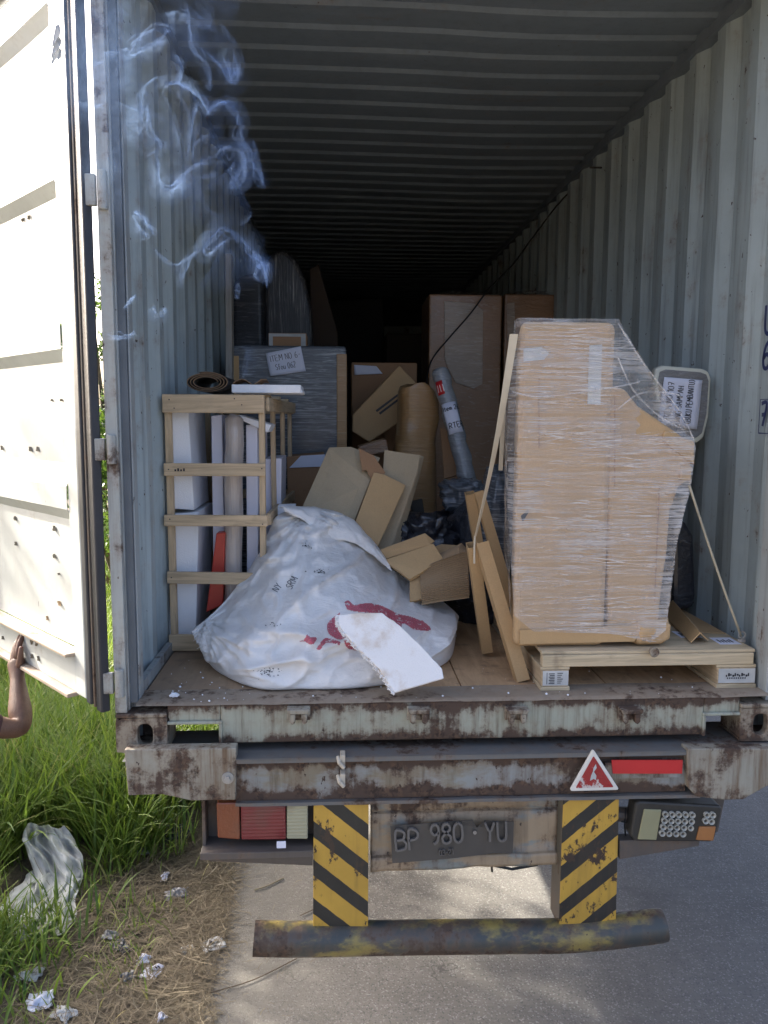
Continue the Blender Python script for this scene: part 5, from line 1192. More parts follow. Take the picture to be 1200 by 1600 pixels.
# ---------------- the white woven sack
def cat(p0, p1, p2, p3, t): return (p1 * 2 + (p2 - p0) * t + (p0 * 2 - p1 * 5 + p2 * 4 - p3) * t * t + (p1 * 3 - p0 - p2 * 3 + p3) * t ** 3) * .5
def spl(ps, t):
    n = len(ps) - 1; k = min(int(t * n), n - 1); f = t * n - k
    return cat(ps[max(k - 1, 0)], ps[k], ps[k + 1], ps[min(k + 2, n)], f)
bot = [(306, 1002, .44), (334, 1046, .34), (398, 1079, .11), (470, 1081, .09), (548, 1081, .09), (620, 1066, .15), (672, 1040, .28), (705, 1008, .44), (713, 990, .72)]
ridge = [(301, 985, .47), (352, 938, .60), (402, 868, .70), (441, 803, .78), (538, 806, .86), (606, 884, .86), (676, 928, .84), (717, 962, .70), (714, 975, .86)]
bulge = [.02, .10, .13, .14, .16, .19, .22, .16, .03]
rows = []
def sack_col(i):
    b, r_ = bot[i], ridge[i]; ps = []
    B0 = at(b[0], b[1], Y=b[2]); B0.z = max(B0.z, .006) if i else B0.z
    T0 = at(r_[0], r_[1], Y=r_[2])
    ps.append(Vector((B0.x, B0.y + .16, .006 if i else B0.z + .004)))
    ps.append(Vector((B0.x, B0.y + .03, .006 if i else B0.z)))
    for f in (.12, .3, .5, .7, .88):
        im = (b[0] * (1 - f) + r_[0] * f, b[1] * (1 - f) + r_[1] * f)
        Y = b[2] * (1 - f) + r_[2] * f - bulge[i] * math.sin(math.pi * min(f * .9 + .1, 1)) * .9
        ps.append(at(im[0], im[1], Y=max(Y, .07)))
    ps.append(T0); ps.append(T0 + Vector((0, .10, -.05 if i else -.01))); ps.append(Vector((T0.x, T0.y + .16, max(T0.z * .45, .02)))); ps.append(Vector((T0.x, T0.y + .10, .006 if i else T0.z - .01)))
    return ps
cols_ = [sack_col(i) for i in range(9)]; nrow = len(cols_[0])
def sackf(u, v):
    p = spl([spl(c, v) for c in cols_], u)
    d = Vector((p.x, p.y * .6, p.z))
    # drawn-in folds that run from the left corner and hang from the peak
    tip = Vector((-.98, .45, .17)); r_ = (p - tip).length; an = math.atan2(p.z - tip.z, p.x - tip.x)
    f1 = (1 - abs(2 * noise.noise(Vector((an * 3.6, r_ * .7, 1.0))))) * max(0, 1 - r_ / .70) * .055
    pk = Vector((-.55, .8, .60)); r2 = (p - pk).length; a2 = math.atan2(p.z - pk.z, p.x - pk.x)
    f2 = (1 - abs(2 * noise.noise(Vector((a2 * 4.2, r2 * 1.0, 5.0))))) * max(0, 1 - r2 / .75) * .048
    w_ = Vector((p.x * 1.0 + .5 * p.z, p.y, p.z * 1.0 - .3 * p.x))
    f3 = max(0, 1 - abs(2.2 * noise.noise(Vector((w_.x * 3.0, 1.5, w_.z * 8.5))))) ** 2.5 * .055 + .026 * fbm((p.x * 4, p.y * 4, p.z * 4 + 3), 4)
    f4 = (1 - abs(2 * noise.noise(Vector((w_.x * 9, 4.5, w_.z * 16)))) ) ** 2 * .024 + (1 - abs(2 * noise.noise(Vector((w_.x * 19 + 7, 2.5, w_.z * 30))))) * .005
    k = min(max((p.z - .01) / .10, 0), 1) if u > .1 else .6
    p = p + Vector((0, -1, .12)).normalized() * ((f1 + f2 + f3 + f4 - .060) * k)
    if u > .08: p.z = max(p.z, .005)
    return p
SU, SV = 170, 150
mb = MB(); mb.grid(sackf, SU, SV)
sk = thing('woven_sack', 'big white woven plastic sack with a red printed emblem slumped at the doorway', 'sack', (-.4, .5, 0))
body = mb.build('sack_body', MAT['sack'], sk, smooth=True)
from mathutils.bvhtree import BVHTree
bv = BVHTree.FromPolygons([Vector(v) for v in mb.v], mb.f)
def on_sack(x, z, lift=.0025):
    h = bv.ray_cast(Vector((x, -1.0, z + .3)), Vector((0, 1, -.30 / 1.25)).normalized())
    if h[0] is None: return None
    n = h[1] if h[1].y < 0 else -h[1]
    return h[0] + n * lift
def xz(px, py):
    """flat coordinates of a print on the sack, seen square on"""
    d = Vector(FWD + (px - 600) / FPX * RGT - (py - 800) / FPX * UPV)
    h = bv.ray_cast(Vector(CAM), d)
    return h[0] if h[0] is not None else None
# flap of the sack mouth folded over the top
F0 = [(436, 792, .80), (470, 790, .82), (505, 796, .84), (540, 806, .84), (578, 838, .82), (604, 880, .80)]
F1 = [(446, 800, .74), (472, 812, .72), (508, 836, .72), (548, 846, .73), (578, 864, .74), (612, 892, .75)]
def flap(u, v):
    a = spl([at(q[0], q[1], Y=q[2]) for q in F0], u); b = spl([at(q[0], q[1], Y=q[2]) for q in F1], u)
    p = a.lerp(b, v); p += Vector((0, -.030 * math.sin(math.pi * v * .8) - .010 * fbm((u * 9, v * 3, 2), 3), .018 * math.sin(math.pi * v) + .010 * fbm((u * 7, v * 2, 6), 3)))
    return p
mb = MB(); mb.grid(flap, 70, 14); mb.build('mouth_flap', MAT['sack'], sk, smooth=True, solid=.0015)
# frayed threads along the cut hem
mb = MB(); hem = [(604, 880), (628, 898), (650, 908), (668, 926), (690, 932)]
for i in range(170):
    f = i / 169; k = min(int(f * 4), 3); g = f * 4 - k; px = hem[k][0] * (1 - g) + hem[k + 1][0] * g + rnd.uniform(-2, 2); py = hem[k][1] * (1 - g) + hem[k + 1][1] * g + rnd.uniform(-3, 2)
    p = xz(px, py + 3) or at(px, py, Y=.78); p = p + Vector((0, -.006, 0)); q = p + Vector((rnd.uniform(-.014, .014), rnd.uniform(-.012, 0), rnd.uniform(-.004, .016))); mb.tube([p, (p + q) / 2 + Vector((rnd.uniform(-.004, .004), 0, .002)), q], .0009, 3, False)
for i in range(90):
    f = i / 89; px = 300 + 20 * f + rnd.uniform(-3, 3); py = 983 + 30 * f + rnd.uniform(-3, 3)
    p = xz(px + 4, py) 
    if p is None: continue
    q = p + Vector((rnd.uniform(-.02, .004), rnd.uniform(-.012, 0), rnd.uniform(-.014, .004))); mb.tube([p, q], .0008, 3, False)
fr = mb.build('frayed_thread', MAT['sack'], sk); fr['kind'] = 'stuff'
# red emblem: print that follows the cloth
EM = [[(538, 941), (545, 939), (553, 946), (572, 943), (592, 946), (606, 952), (622, 960), (640, 964), (656, 970), (662, 972), (673, 985), (650, 985), (640, 980), (628, 974), (626, 985), (618, 982), (608, 974), (596, 962), (575, 958), (556, 956), (542, 952)],
      [(524, 963), (531, 957), (530, 966), (528, 975), (532, 985), (541, 992), (538, 998), (528, 1000), (515, 992), (511, 984), (513, 972)],
      [(469, 1002), (476, 999), (480, 992), (484, 996), (494, 997), (490, 1006), (484, 1007), (478, 1003)],
      [(494, 1013), (505, 1000), (512, 998), (530, 1003), (530, 1007), (510, 1005), (500, 1016)],
      [(537, 1002), (545, 1001), (552, 1009), (558, 1013), (557, 1017), (543, 1013)]]
def inside(p, poly):
    x, y = p; r_ = False
    for i in range(len(poly)):
        (x1, y1), (x2, y2) = poly[i], poly[i - 1]
        if (y1 > y) != (y2 > y) and x < (x2 - x1) * (y - y1) / (y2 - y1) + x1: r_ = not r_
    return r_
mb = MB(); stp = 1.05
for poly in EM:
    poly = smooth_line([tuple(map(float, q)) for q in poly + poly[:1]], 3)[:-1]; idx = {}
    x0, x1 = min(q[0] for q in poly), max(q[0] for q in poly); y0, y1 = min(q[1] for q in poly), max(q[1] for q in poly)
    nx_, ny_ = int((x1 - x0) / stp) + 1, int((y1 - y0) / stp) + 1
    def vid(i, j):
        if (i, j) not in idx:
            p = xz(x0 + i * stp, y0 + j * stp)
            if p is None: idx[(i, j)] = None
            else:
                h = bv.find_nearest(p); n = h[1] if h[1].y < 0 else -h[1]
                mb.v.append(tuple(p + n * .0028)); idx[(i, j)] = len(mb.v) - 1
        return idx[(i, j)]
    for i in range(nx_):
        for j in range(ny_):
            if inside((x0 + (i + .5) * stp, y0 + (j + .5) * stp), poly):
                q = [vid(i, j), vid(i + 1, j), vid(i + 1, j + 1), vid(i, j + 1)]
                if None not in q: mb.f.append(tuple(q))
mb.build('printed_emblem', MAT['print'], sk, smooth=True)
def sack_write(txt, px, py, size, ang, wd_, mat, nm='handwriting'):
    st, _ = text_strokes(txt, size, jit=.12); mb = MB(); ca, sa = math.cos(R(ang)), math.sin(R(ang))
    def pl(p):
        q = xz(px + p.x * ca - p.y * sa, py - (p.x * sa + p.y * ca))
        if q is None: q = at(px, py, Y=.3)
        h = bv.find_nearest(q); n = h[1] if h[1].y < 0 else -h[1]
        return q + n * .003
    ribbon(mb, st, (0, 0, 0), (1, 0, 0), (0, 1, 0), wd_, place=pl); return mb.build(nm, mat, sk)
sack_write('SRM', 456, 922, 7.5, 62, .9, MAT['ink_pen']); sack_write('NY', 434, 926, 7.5, 55, .9, MAT['ink_pen'])
mb = MB()   # burnt or soiled holes in the cloth
for cx_, cy_, n_, sp in ((417, 1051, 46, 9), (500, 893, 22, 6), (478, 853, 12, 4), (428, 975, 10, 5)):
    for i in range(n_):
        x, y = cx_ + rnd.gauss(0, sp), cy_ + rnd.gauss(0, sp * .42); s = rnd.uniform(.5, 1.5)
        ps = [xz(x - s, y), xz(x, y - s * .7), xz(x + s * 1.3, y), xz(x, y + s * .7)]
        if None in ps: continue
        h = bv.find_nearest(ps[0]); n = h[1] if h[1].y < 0 else -h[1]
        mb.add([p + n * .0029 for p in ps], [(0, 1, 2, 3)])
o = mb.build('soiled_spot', MAT['ink'], sk); o['kind'] = 'stuff'

# ---------------- foam board leaning on the sack
fb = [(527, 962, .20), (560, 957, .20), (596, 958, .21), (622, 975, .19), (660, 1008, .14), (690, 1045, .085), (694, 1060, .06), (616, 1083, .035), (604, 1064, .05), (585, 1038, .08), (568, 1018, .11), (540, 992, .155), (529, 976, .18)]
mb = MB(); P = []
for i, q in enumerate(fb):
    h = xz(q[0], q[1]); P.append(at(q[0], q[1], Y=q[2] - .10 if q[2] > .1 else q[2] - .045))
# best plane through the outline, so that the board is flat
cen = sum(P, Vector()) / len(P); A_ = np.array([list(p - cen) for p in P]); _, _, vt = np.linalg.svd(A_); nn = Vector(vt[2]); nn = nn if nn.y < 0 else -nn
P = [p - nn * (p - cen).dot(nn) for p in P]
low = min(p.z for p in P); P = [p + Vector((0, 0, max(0, .030 - low))) for p in P]
board = thing('foam_board', 'broken white foam board with a crumbly edge leaning against the sack', 'foam board', (P[7].x, P[7].y, 0))
Q = []
for i in range(13):
    for k in range(8):
        f = k / 8; p = P[i].lerp(P[(i + 1) % 13], f); jg = .0045 if i >= 7 else .0022; d = Vector((noise.noise(p * 60), noise.noise(p * 60 + Vector((9, 0, 0))), noise.noise(p * 60 + Vector((0, 9, 0))))) * jg
        d -= nn * d.dot(nn); Q.append(p + d)
mb.slab(Q, .032, nn); mb.build('board', MAT['foam_stain'], board, bevel=.004)
mb = MB()
for i in range(7, 13):
    a, b = P[i], P[(i + 1) % 13]
    for k in range(70):
        f = rnd.random(); c = a.lerp(b, f) - nn * rnd.uniform(.0, .032) + Vector((rnd.uniform(-.008, .004), rnd.uniform(-.004, .004), rnd.uniform(-.006, .006))); r_ = rnd.uniform(.0022, .0048)
        mb.add([c + Vector(q) * r_ for q in ((1, 0, 0), (-1, 0, 0), (0, 1, 0), (0, -1, 0), (0, 0, 1), (0, 0, -1))], [(0, 2, 4), (2, 1, 4), (1, 3, 4), (3, 0, 4), (2, 0, 5), (1, 2, 5), (3, 1, 5), (0, 3, 5)])
o = mb.build('foam_bead', MAT['foam'], board); o['kind'] = 'stuff'
mb = MB()
for i in range(80):
    x = rnd.choice([rnd.gauss(-.95, .14), rnd.uniform(-1.1, 1.1), rnd.gauss(.15, .3)]); y = abs(rnd.gauss(.12, .22)) + .01; r_ = rnd.choice([.0012, .0015, .002, .003, .0045]) * rnd.uniform(.7, 1.3)
    if not -1.13 < x < 1.13: continue
    c = Vector((x, y, .002 + r_ * .6)); mb.add([c + Vector(q) * r_ for q in ((1, .2, 0), (-1, 0, .2), (.1, 1, 0), (0, -1, -.1), (0, .2, 1), (0, 0, -.6))], [(0, 2, 4), (2, 1, 4), (1, 3, 4), (3, 0, 4), (2, 0, 5), (1, 2, 5), (3, 1, 5), (0, 3, 5)])
tag(mb.build('foam_crumbs', MAT['foam'], loc=(0, 0, 0)), 'white foam crumbs scattered over the container floor and threshold', kind='stuff')
for k, (px, py, s) in enumerate(((410, 1086, .02),)):
    p = at(px, 1082, Y=.05); blob('foam_scrap', (at(272, 1087, Z=.008).x, at(272, 1087, Z=.008).y, .010), (.012, .008, .007), MAT['foam'], 'torn foam scrap lying on the rusty threshold by the left post', 'foam scrap', 4, .6)

# ================================================================== the person at the door
per = thing('person', 'person in a dark maroon shirt reaching up to hold the bottom of the door', 'person', (-2.35, .12, G))
def skin_obj(name, nodes, edges, m, parent, sub=2, roots=(0,)):
    me = bpy.data.meshes.new(name); o0 = origin_of(parent)
    me.from_pydata([tuple(Vector(n[0]) - o0) for n in nodes], edges, []); o = bpy.data.objects.new(name, me); col.objects.link(o); o.parent = parent
    md = o.modifiers.new('skin', 'SKIN'); md.use_smooth_shade = True; md.branch_smoothing = .3
    for v, n in zip(me.skin_vertices[0].data, nodes): v.radius = n[1] if isinstance(n[1], tuple) else (n[1], n[1]); v.use_root = False
    for r_ in roots: me.skin_vertices[0].data[r_].use_root = True
    md = o.modifiers.new('sub', 'SUBSURF'); md.levels = sub; md.render_levels = sub
    me.materials.append(m); return o
EL = at(34, 1140, Y=.34); WR = at(27, 1058, Y=.47)
SH = Vector((EL.x - .235, EL.y - .12, EL.z + .085))
bx, by = SH.x - .16, SH.y - .06
nd = []; ed = []
def N(p, r_, prev=None):
    nd.append((Vector(p), r_)); i = len(nd) - 1
    if prev is not None: ed.append((prev, i))
    return i
pel = N((bx, by, G + .76), (.135, .10)); bel = N((bx + .01, by, G + .93), (.125, .095), pel); chs = N((bx + .01, by, G + 1.10), (.15, .11), bel); nk0 = N((bx + .01, by + .01, G + 1.235), (.075, .07), chs)
nk = N((bx + .02, by + .02, G + 1.30), .052, nk0); h1 = N((bx + .035, by + .035, G + 1.36), (.070, .078), nk); h2 = N((bx + .035, by + .03, G + 1.43), (.078, .092), h1); h3 = N((bx + .03, by + .02, G + 1.50), (.066, .078), h2)
s1 = N(SH, .058, chs); ua = N(SH.lerp(EL, .5), .047, s1); e1 = N(EL, (.050, .048), ua); f1 = N(EL.lerp(WR, .28), (.052, .050), e1); f2 = N(EL.lerp(WR, .70), (.038, .036), f1); w1 = N(WR, (.030, .025), f2)
HD = (at(24, 1012, Y=.53) - WR).normalized(); SD = HD.cross(Vector(DN)).normalized(); ND = SD.cross(HD).normalized(); ND = ND if ND.dot(DN) > 0 else -ND
SD = SD if SD.x > 0 else -SD
pm = N(WR + HD * .045, (.042, .022), w1); pe = N(WR + HD * .085, (.046, .021), pm)
s2 = N((bx - .19, by - .08, SH.z - .01), .058, chs); u2 = N((bx - .27, by - .05, G + .98), .045, s2); e2 = N((bx - .28, by + .02, G + .80), .038, u2); w2 = N((bx - .25, by + .14, G + .64), .026, e2); hh = N((bx - .24, by + .19, G + .57), (.036, .022), w2); N((bx - .235, by + .22, G + .50), (.028, .018), hh)
for s, dy in ((-1, -.06), (1, .09)):
    a = N((bx + s * .085, by + dy * .3, G + .68), .085, pel); b = N((bx + s * .10, by + dy, G + .40), .060, a); c = N((bx + s * .10, by + dy - .02, G + .24), .052, b); d_ = N((bx + s * .10, by + dy - .03, G + .07), .036, c); N((bx + s * .105 + .03, by + dy + .12, G + .035), (.042, .028), d_)
roots = [pel]
fingers = ((.030, .088, .0130, 17), (.010, .096, .0125, 5), (-.011, .088, .0120, -7), (-.031, .070, .0105, -20))
for off, L_, r_, sp_a in fingers:   # knuckles bent a little towards the door
    base = WR + HD * .068 + SD * off * 1.05; d = (HD + SD * math.tan(R(sp_a))).normalized(); cv = -ND
    p = [base, base + d * .022 + ND * .004, base + d * (.022 + L_ * .42) - ND * .002, base + d * (.022 + L_ * .74) + cv * .012, base + d * (.022 + L_ * .98) + cv * .028]
    i0 = N(p[0], r_ * 1.0); roots.append(i0); pr_ = i0
    for k, q in enumerate(p[1:]): pr_ = N(q, r_ * (1.02, .93, .86, .72)[k], pr_)
tb_ = WR + HD * .030 + SD * .024; d = (HD * .72 + SD * .68).normalized()
i0 = N(tb_, .014); roots.append(i0); a = N(tb_ + d * .034, .0135, i0); b = N(tb_ + d * .060 + HD * .006, .0115, a); N(tb_ + d * .080 + HD * .018, .0090, b)
pb_ = skin_obj('body', nd, ed, MAT['skin'], per, 2, roots)
nd = []; ed = []     # shirt with a short sleeve
c1_ = N((bx, by, G + .72), (.155, .12)); c2_ = N((bx + .01, by, G + .93), (.145, .115), c1_); c3_ = N((bx + .01, by, G + 1.10), (.168, .128), c2_); c4_ = N((bx + .01, by + .01, G + 1.225), (.088, .083), c3_)
a = N(SH, .073, c3_); b = N(SH.lerp(EL, .45), .064, a); N(SH.lerp(EL, .80), (.060, .060), b)
a = N((bx - .19, by - .08, SH.z - .01), .073, c3_); b = N((bx - .25, by - .06, G + 1.02), .062, a)
skin_obj('shirt', nd, ed, MAT['shirt'], per, 2)
nd = []; ed = []
c1_ = N((bx, by, G + .80), (.145, .11)); c2_ = N((bx, by, G + .70), (.15, .115), c1_)
for s, dy in ((-1, -.06), (1, .09)):
    a = N((bx + s * .09, by + dy * .3, G + .60), .10, c2_); b = N((bx + s * .10, by + dy, G + .38), .078, a); N((bx + s * .10, by + dy - .02, G + .10), .065, b)
skin_obj('trousers', nd, ed, MAT['trousers'], per, 2)
mb = MB(); hc = Vector((bx + .030, by + .022, G + 1.455))
mb.grid(lambda u, v: hc + Vector((.086 * math.cos(u * 6.283) * math.sin(v * 1.75), .102 * math.sin(u * 6.283) * math.sin(v * 1.75) - .012, .098 * math.cos(v * 1.75))), 28, 12, True); mb.build('hair', MAT['hair'], per, smooth=True, solid=.006)

# ================================================================== vegetation
def vnoise(x, y, s, seed):
    return np.array([noise.noise(Vector((a * s, b * s, seed))) for a, b in zip(x, y)])
def blades(name, base, length, width, m, seed, lean=.55, seg=4, flat=False, col_lo=0.0, dens=None):
    n = len(base); r_ = np.random.RandomState(seed)
    az = r_.uniform(0, 2 * np.pi, n); ln = np.clip(r_.normal(lean, .25, n), .05, 1.4); curl = r_.uniform(.1, 1.1, n)
    dx, dy = np.cos(az), np.sin(az); px, py = -dy, dx
    t = np.linspace(0, 1, seg + 1)[None, :]
    if flat:
        hx = length[:, None] * (t - .5); bend = (r_.uniform(-.25, .25, n)[:, None]) * (t - .5) ** 2 * length[:, None] * 3
        X = base[:, 0:1] + dx[:, None] * hx + px[:, None] * bend; Y = base[:, 1:2] + dy[:, None] * hx + py[:, None] * bend
        Z = base[:, 2:3] + .002 + np.abs(r_.normal(0, .010, n))[:, None] * (1 + t * r_.uniform(-1, 2.5, n)[:, None])
        W = width[:, None] * np.ones_like(t)
    else:
        ang = ln[:, None] * .35 + curl[:, None] * t * 1.1
        H = np.cumsum(np.cos(ang), 1) / (seg + 1) * length[:, None]; O = np.cumsum(np.sin(ang), 1) / (seg + 1) * length[:, None]
        H = H - H[:, :1]; O = O - O[:, :1]
        X = base[:, 0:1] + dx[:, None] * O; Y = base[:, 1:2] + dy[:, None] * O; Z = base[:, 2:3] + H
        W = width[:, None] * (1 - t ** 2.2) * (.75 + .5 * np.minimum(t * 3, .5)) + .0006
    tw = r_.uniform(-.5, .5, n)[:, None]
    A = np.stack([X + px[:, None] * W / 2, Y + py[:, None] * W / 2, Z + W * tw * .3], -1); B = np.stack([X - px[:, None] * W / 2, Y - py[:, None] * W / 2, Z - W * tw * .3], -1)
    V = np.stack([A, B], 2).reshape(n, -1, 3); k = 2 * (seg + 1)
    q = np.array([[2 * i, 2 * i + 1, 2 * i + 3, 2 * i + 2] for i in range(seg)]); Q = (q[None] + (np.arange(n) * k)[:, None, None]).reshape(-1, 4)
    d = (np.clip(r_.beta(1.6, 2.2, n), 0, 1) if dens is None else dens)
    return np_mesh(name, V.reshape(-1, 3), Q, m, np.repeat(d, k))
def gz(x, y): return np.array([ground_z(a, b) for a, b in zip(x, y)])
n = 60000; x = -1.10 - np.abs(nr.power(.62, n)) * 5.2; y = nr.uniform(-.3, 9, n)
dn = (-1.26 - x) * 1.25 + (y - 1.30) * .9 + .5 * vnoise(x, y, 2.6, 3) - np.clip((-1.25 - x) / .3, -5, 0) * -1.5
keep = (nr.uniform(0, 1, n) < np.clip(dn * 2.0, 0.006, 1)) & (x < -1.18 + .12 * nr.normal(0, 1, n)); x, y, dn = x[keep], y[keep], dn[keep]
rg_ = at(70, 1385, Z=G + .01); keep = ((x - rg_.x) / .22) ** 2 + ((y - rg_.y) / .36) ** 2 > 1; x, y, dn = x[keep], y[keep], dn[keep]
hgt = np.clip(.14 + .42 * np.clip(dn, 0, 1.2) + .12 * vnoise(x, y, 1.4, 9), .06, .75) * nr.uniform(.6, 1.25, len(x)) 
yell = np.clip(nr.beta(1.6, 2.4, len(x)) + .25 * vnoise(x, y, 1.9, 6) + .55 * np.clip(.5 - dn, 0, .5) + .06, 0, 1)
o = blades('grass', np.stack([x, y, gz(x, y)], -1), hgt, nr.uniform(.005, .013, len(x)) , MAT['grass'], 4, lean=.6, seg=5, dens=yell); tag(o, 'dense green roadside grass beside and behind the container', kind='stuff')
n = 1500; x = -1.15 - nr.gamma(2, .25, n); y = nr.uniform(-.1, 1.6, n); keep = vnoise(x, y, 3.2, 8) > .12; x, y = x[keep], y[keep]
o = blades('sprouting_grass', np.stack([x, y, gz(x, y)], -1), nr.uniform(.04, .16, len(x)), nr.uniform(.003, .007, len(x)), MAT['grass'], 44, lean=1.0, seg=4, dens=np.clip(nr.beta(2, 1.6, len(x)), 0, 1)); tag(o, 'short yellowing grass sprouting through the straw', kind='stuff')
# broad-bladed tussocks in front
n = 2600; cxs = [(-2.25, 1.5), (-2.0, 1.75), (-2.5, 1.9), (-1.9, 2.3), (-2.75, 1.4), (-1.72, 1.95), (-2.2, 2.4), (-1.62, 1.55), (-1.95, .42), (-1.78, .62), (-2.45, .95)]
pk_ = nr.randint(0, len(cxs), n); base = np.array(cxs)[pk_] + nr.normal(0, .13, (n, 2)); sm = np.where(pk_ >= 8, .34, 1.0)
o = blades('tall_grass', np.stack([base[:, 0], base[:, 1], gz(base[:, 0], base[:, 1])], -1), nr.uniform(.35, .80, n) * sm, nr.uniform(.010, .020, n) * (.5 + .5 * sm), MAT['grass'], 9, lean=.9, seg=6, dens=np.clip(nr.beta(1.3, 3, n), 0, 1)); tag(o, 'broad bladed grass tussocks at the foot of the door', kind='stuff')
n = 11000; x = -1.02 - nr.gamma(1.5, .22, n) + .07; y = nr.uniform(-.25, 2.2, n)
keep = (nr.uniform(0, 1, n) < np.clip(1.25 - .9 * np.clip(y - 1.2, 0, 2) + .9 * vnoise(x, y, 4.5, 2), .12, 1)); x, y = x[keep], y[keep]
o = blades('dry_straw', np.stack([x, y, np.maximum(gz(x, y), G)], -1), nr.gamma(3, .032, len(x)) + .03, nr.uniform(.0013, .0034, len(x)), MAT['straw'], 5, flat=True); tag(o, 'dry straw and cut grass littering the edge of the road', kind='stuff')
n = 260; x = nr.uniform(-1.0, -.45, n); y = nr.uniform(.05, 1.5, n); keep = nr.uniform(0, 1, n) < np.clip((-.5 - x) * 2, .05, 1); x, y = x[keep], y[keep]
o = blades('straw_bits', np.stack([x, y, np.full(len(x), G)], -1), nr.uniform(.01, .05, len(x)), nr.uniform(.0012, .0025, len(x)), MAT['straw'], 15, flat=True); tag(o, 'loose straw bits scattered on the concrete', kind='stuff')
for (a, b, c_, lab) in (((-.86, 1.02), (-.72, 1.12), (-.80, 1.05), 'thin pale stick lying across the road edge'), ((-.98, .30), (-.62, .50), (-.80, .37), 'long dark twig lying on the concrete by the straw'), ((-.62, .80), (-.42, .92), (-.52, .87), 'short dark twig on the concrete left of the bumper pipe')):
    mb = MB(); mb.tube(smooth_line([(a[0], a[1], G + .008), (c_[0], c_[1], G + .008), (b[0], b[1], G + .006)], 5), .0035 if 'pale' in lab else .0022, 6); tag(mb.build('twig', MAT['straw'] if 'pale' in lab else MAT['bark']), lab, 'twig')

def shrub(name, label, cat_, base, height, rad, n, leaf, seed, m=MAT['leaf'], clumps=26, zmin=.15, group=None):
    r_ = np.random.RandomState(seed); th = thing(name, label, cat_, base, group)
    mb = MB()
    cc = []
    for i in range(clumps):
        a = r_.uniform(0, 6.283); rr = rad * math.sqrt(r_.uniform(.05, 1)); h = height * (zmin + (1 - zmin) * r_.beta(1.6, 1.1)); k = 1 - .55 * (h / height) ** 2
        c = Vector((base[0] + rr * math.cos(a) * k, base[1] + rr * math.sin(a) * k, base[2] + h)); cc.append((c, rad * r_.uniform(.20, .38)))
        if i < 9: mb.tube([Vector(base) + Vector((r_.uniform(-.1, .1), r_.uniform(-.1, .1), 0)), Vector(base).lerp(c, .5) + Vector((r_.uniform(-.1, .1), 0, .1)), c], [.035 * height / 2.5, .022 * height / 2.5, .008], 6)
    mb.build('trunk', MAT['bark'], th)
    k = r_.randint(0, clumps, n); C = np.array([list(c[0]) for c in cc])[k]; S = np.array([c[1] for c in cc])[k]
    d = r_.normal(0, 1, (n, 3)); d /= np.linalg.norm(d, axis=1)[:, None]; P = C + d * (S * r_.uniform(.25, 1, n) ** .6)[:, None] * np.array([1, 1, .8])
    P[:, 2] = np.maximum(P[:, 2], base[2] + .05)
    u = r_.normal(0, 1, (n, 3)); u /= np.linalg.norm(u, axis=1)[:, None]; v = np.cross(u, d + r_.normal(0, .4, (n, 3))); v /= np.linalg.norm(v, axis=1)[:, None]
    L_ = leaf * r_.uniform(.6, 1.4, n)[:, None]; W = L_ * .36
    nm = np.cross(u, v); V = np.stack([P - u * L_ / 2, P + v * W / 2 + nm * L_ * .06, P + u * L_ / 2 - nm * L_ * .10, P - v * W / 2 + nm * L_ * .06], 1).reshape(-1, 3) - np.array(base)
    Q = np.arange(n * 4).reshape(n, 4); np_mesh('crown', V, Q, m, np.repeat(r_.beta(1.5, 2, n), 4), parent=th); return th
shrub('shrub', 'tall leafy shrub filling the gap between the door and the post, nearest of the greenery', 'shrub', (-2.9, 6.6, G), 3.1, .9, 5000, .10, 21)
shrub('shrub', 'taller darker shrub farther behind in the gap beside the post', 'shrub', (-4.3, 10.6, G), 4.3, 1.3, 5500, .13, 22)
shrub('shrub', 'bushy shrub behind the taller ones, lowest in the gap beside the post', 'shrub', (-3.5, 8.6, G), 2.2, 1.0, 4000, .10, 23)
shrub('shrub', 'broad leafy shrub on the verge to the left of the opened door', 'shrub', (-5.0, 3.8, G), 2.85, 1.45, 9000, .12, 24, clumps=70, zmin=.05)
shrub('shrub', 'leafy shrub on the verge beyond the person', 'shrub', (-4.9, 2.0, G), 2.3, 1.2, 4200, .12, 25, clumps=50, zmin=.05)
shrub('young_tree', 'slender young tree with a sparse crown on the verge behind the shrubs', 'tree', (-6.6, 4.6, G), 5.6, 1.5, 2600, .13, 27, clumps=26, zmin=.62)

# ================================================================== litter
def crumple(name, c, w_, h_, m, label, cat_, seed, rise=.05, rot=0, n=26, sharp=2.5):
    mb = MB(); c = Vector(c); ca, sa = math.cos(rot), math.sin(rot)
    def f(u, v):
        x, y = (u - .5) * w_ * (1 + .25 * fbm((v * 2, seed, 0), 2)), (v - .5) * h_ * (1 + .25 * fbm((u * 2, seed, 3), 2))
        e = abs(fbm((x / w_ * sharp + seed, y / h_ * sharp, seed), 4)); z = .010 + rise * (1 - 1.6 * e) * (.35 + .65 * math.sin(math.pi * u) * math.sin(math.pi * v)) 
        x += rise * .5 * fbm((u * 3, v * 3, seed + 9), 3); y += rise * .5 * fbm((u * 3, v * 3, seed + 5), 3)
        return (c.x + x * ca - y * sa, c.y + x * sa + y * ca, max(c.z + z, c.z + .004))
    mb.grid(f, n, n); return tag(mb.build(name, m, smooth=True, solid=.0012), label, cat_)
def gp(px, py): p = at(px, py, Z=G + .01); return (p.x, p.y, ground_z(p.x, p.y) if p.x < -1.1 else G)
RR = [(1290, 42, 100, 1.32), (1312, 34, 118, 1.28), (1340, 46, 128, 1.20), (1372, 58, 127, 1.10), (1400, 50, 122, 1.0), (1428, 26, 122, .88), (1448, 12, 112, .80), (1462, 10, 96, .74)]
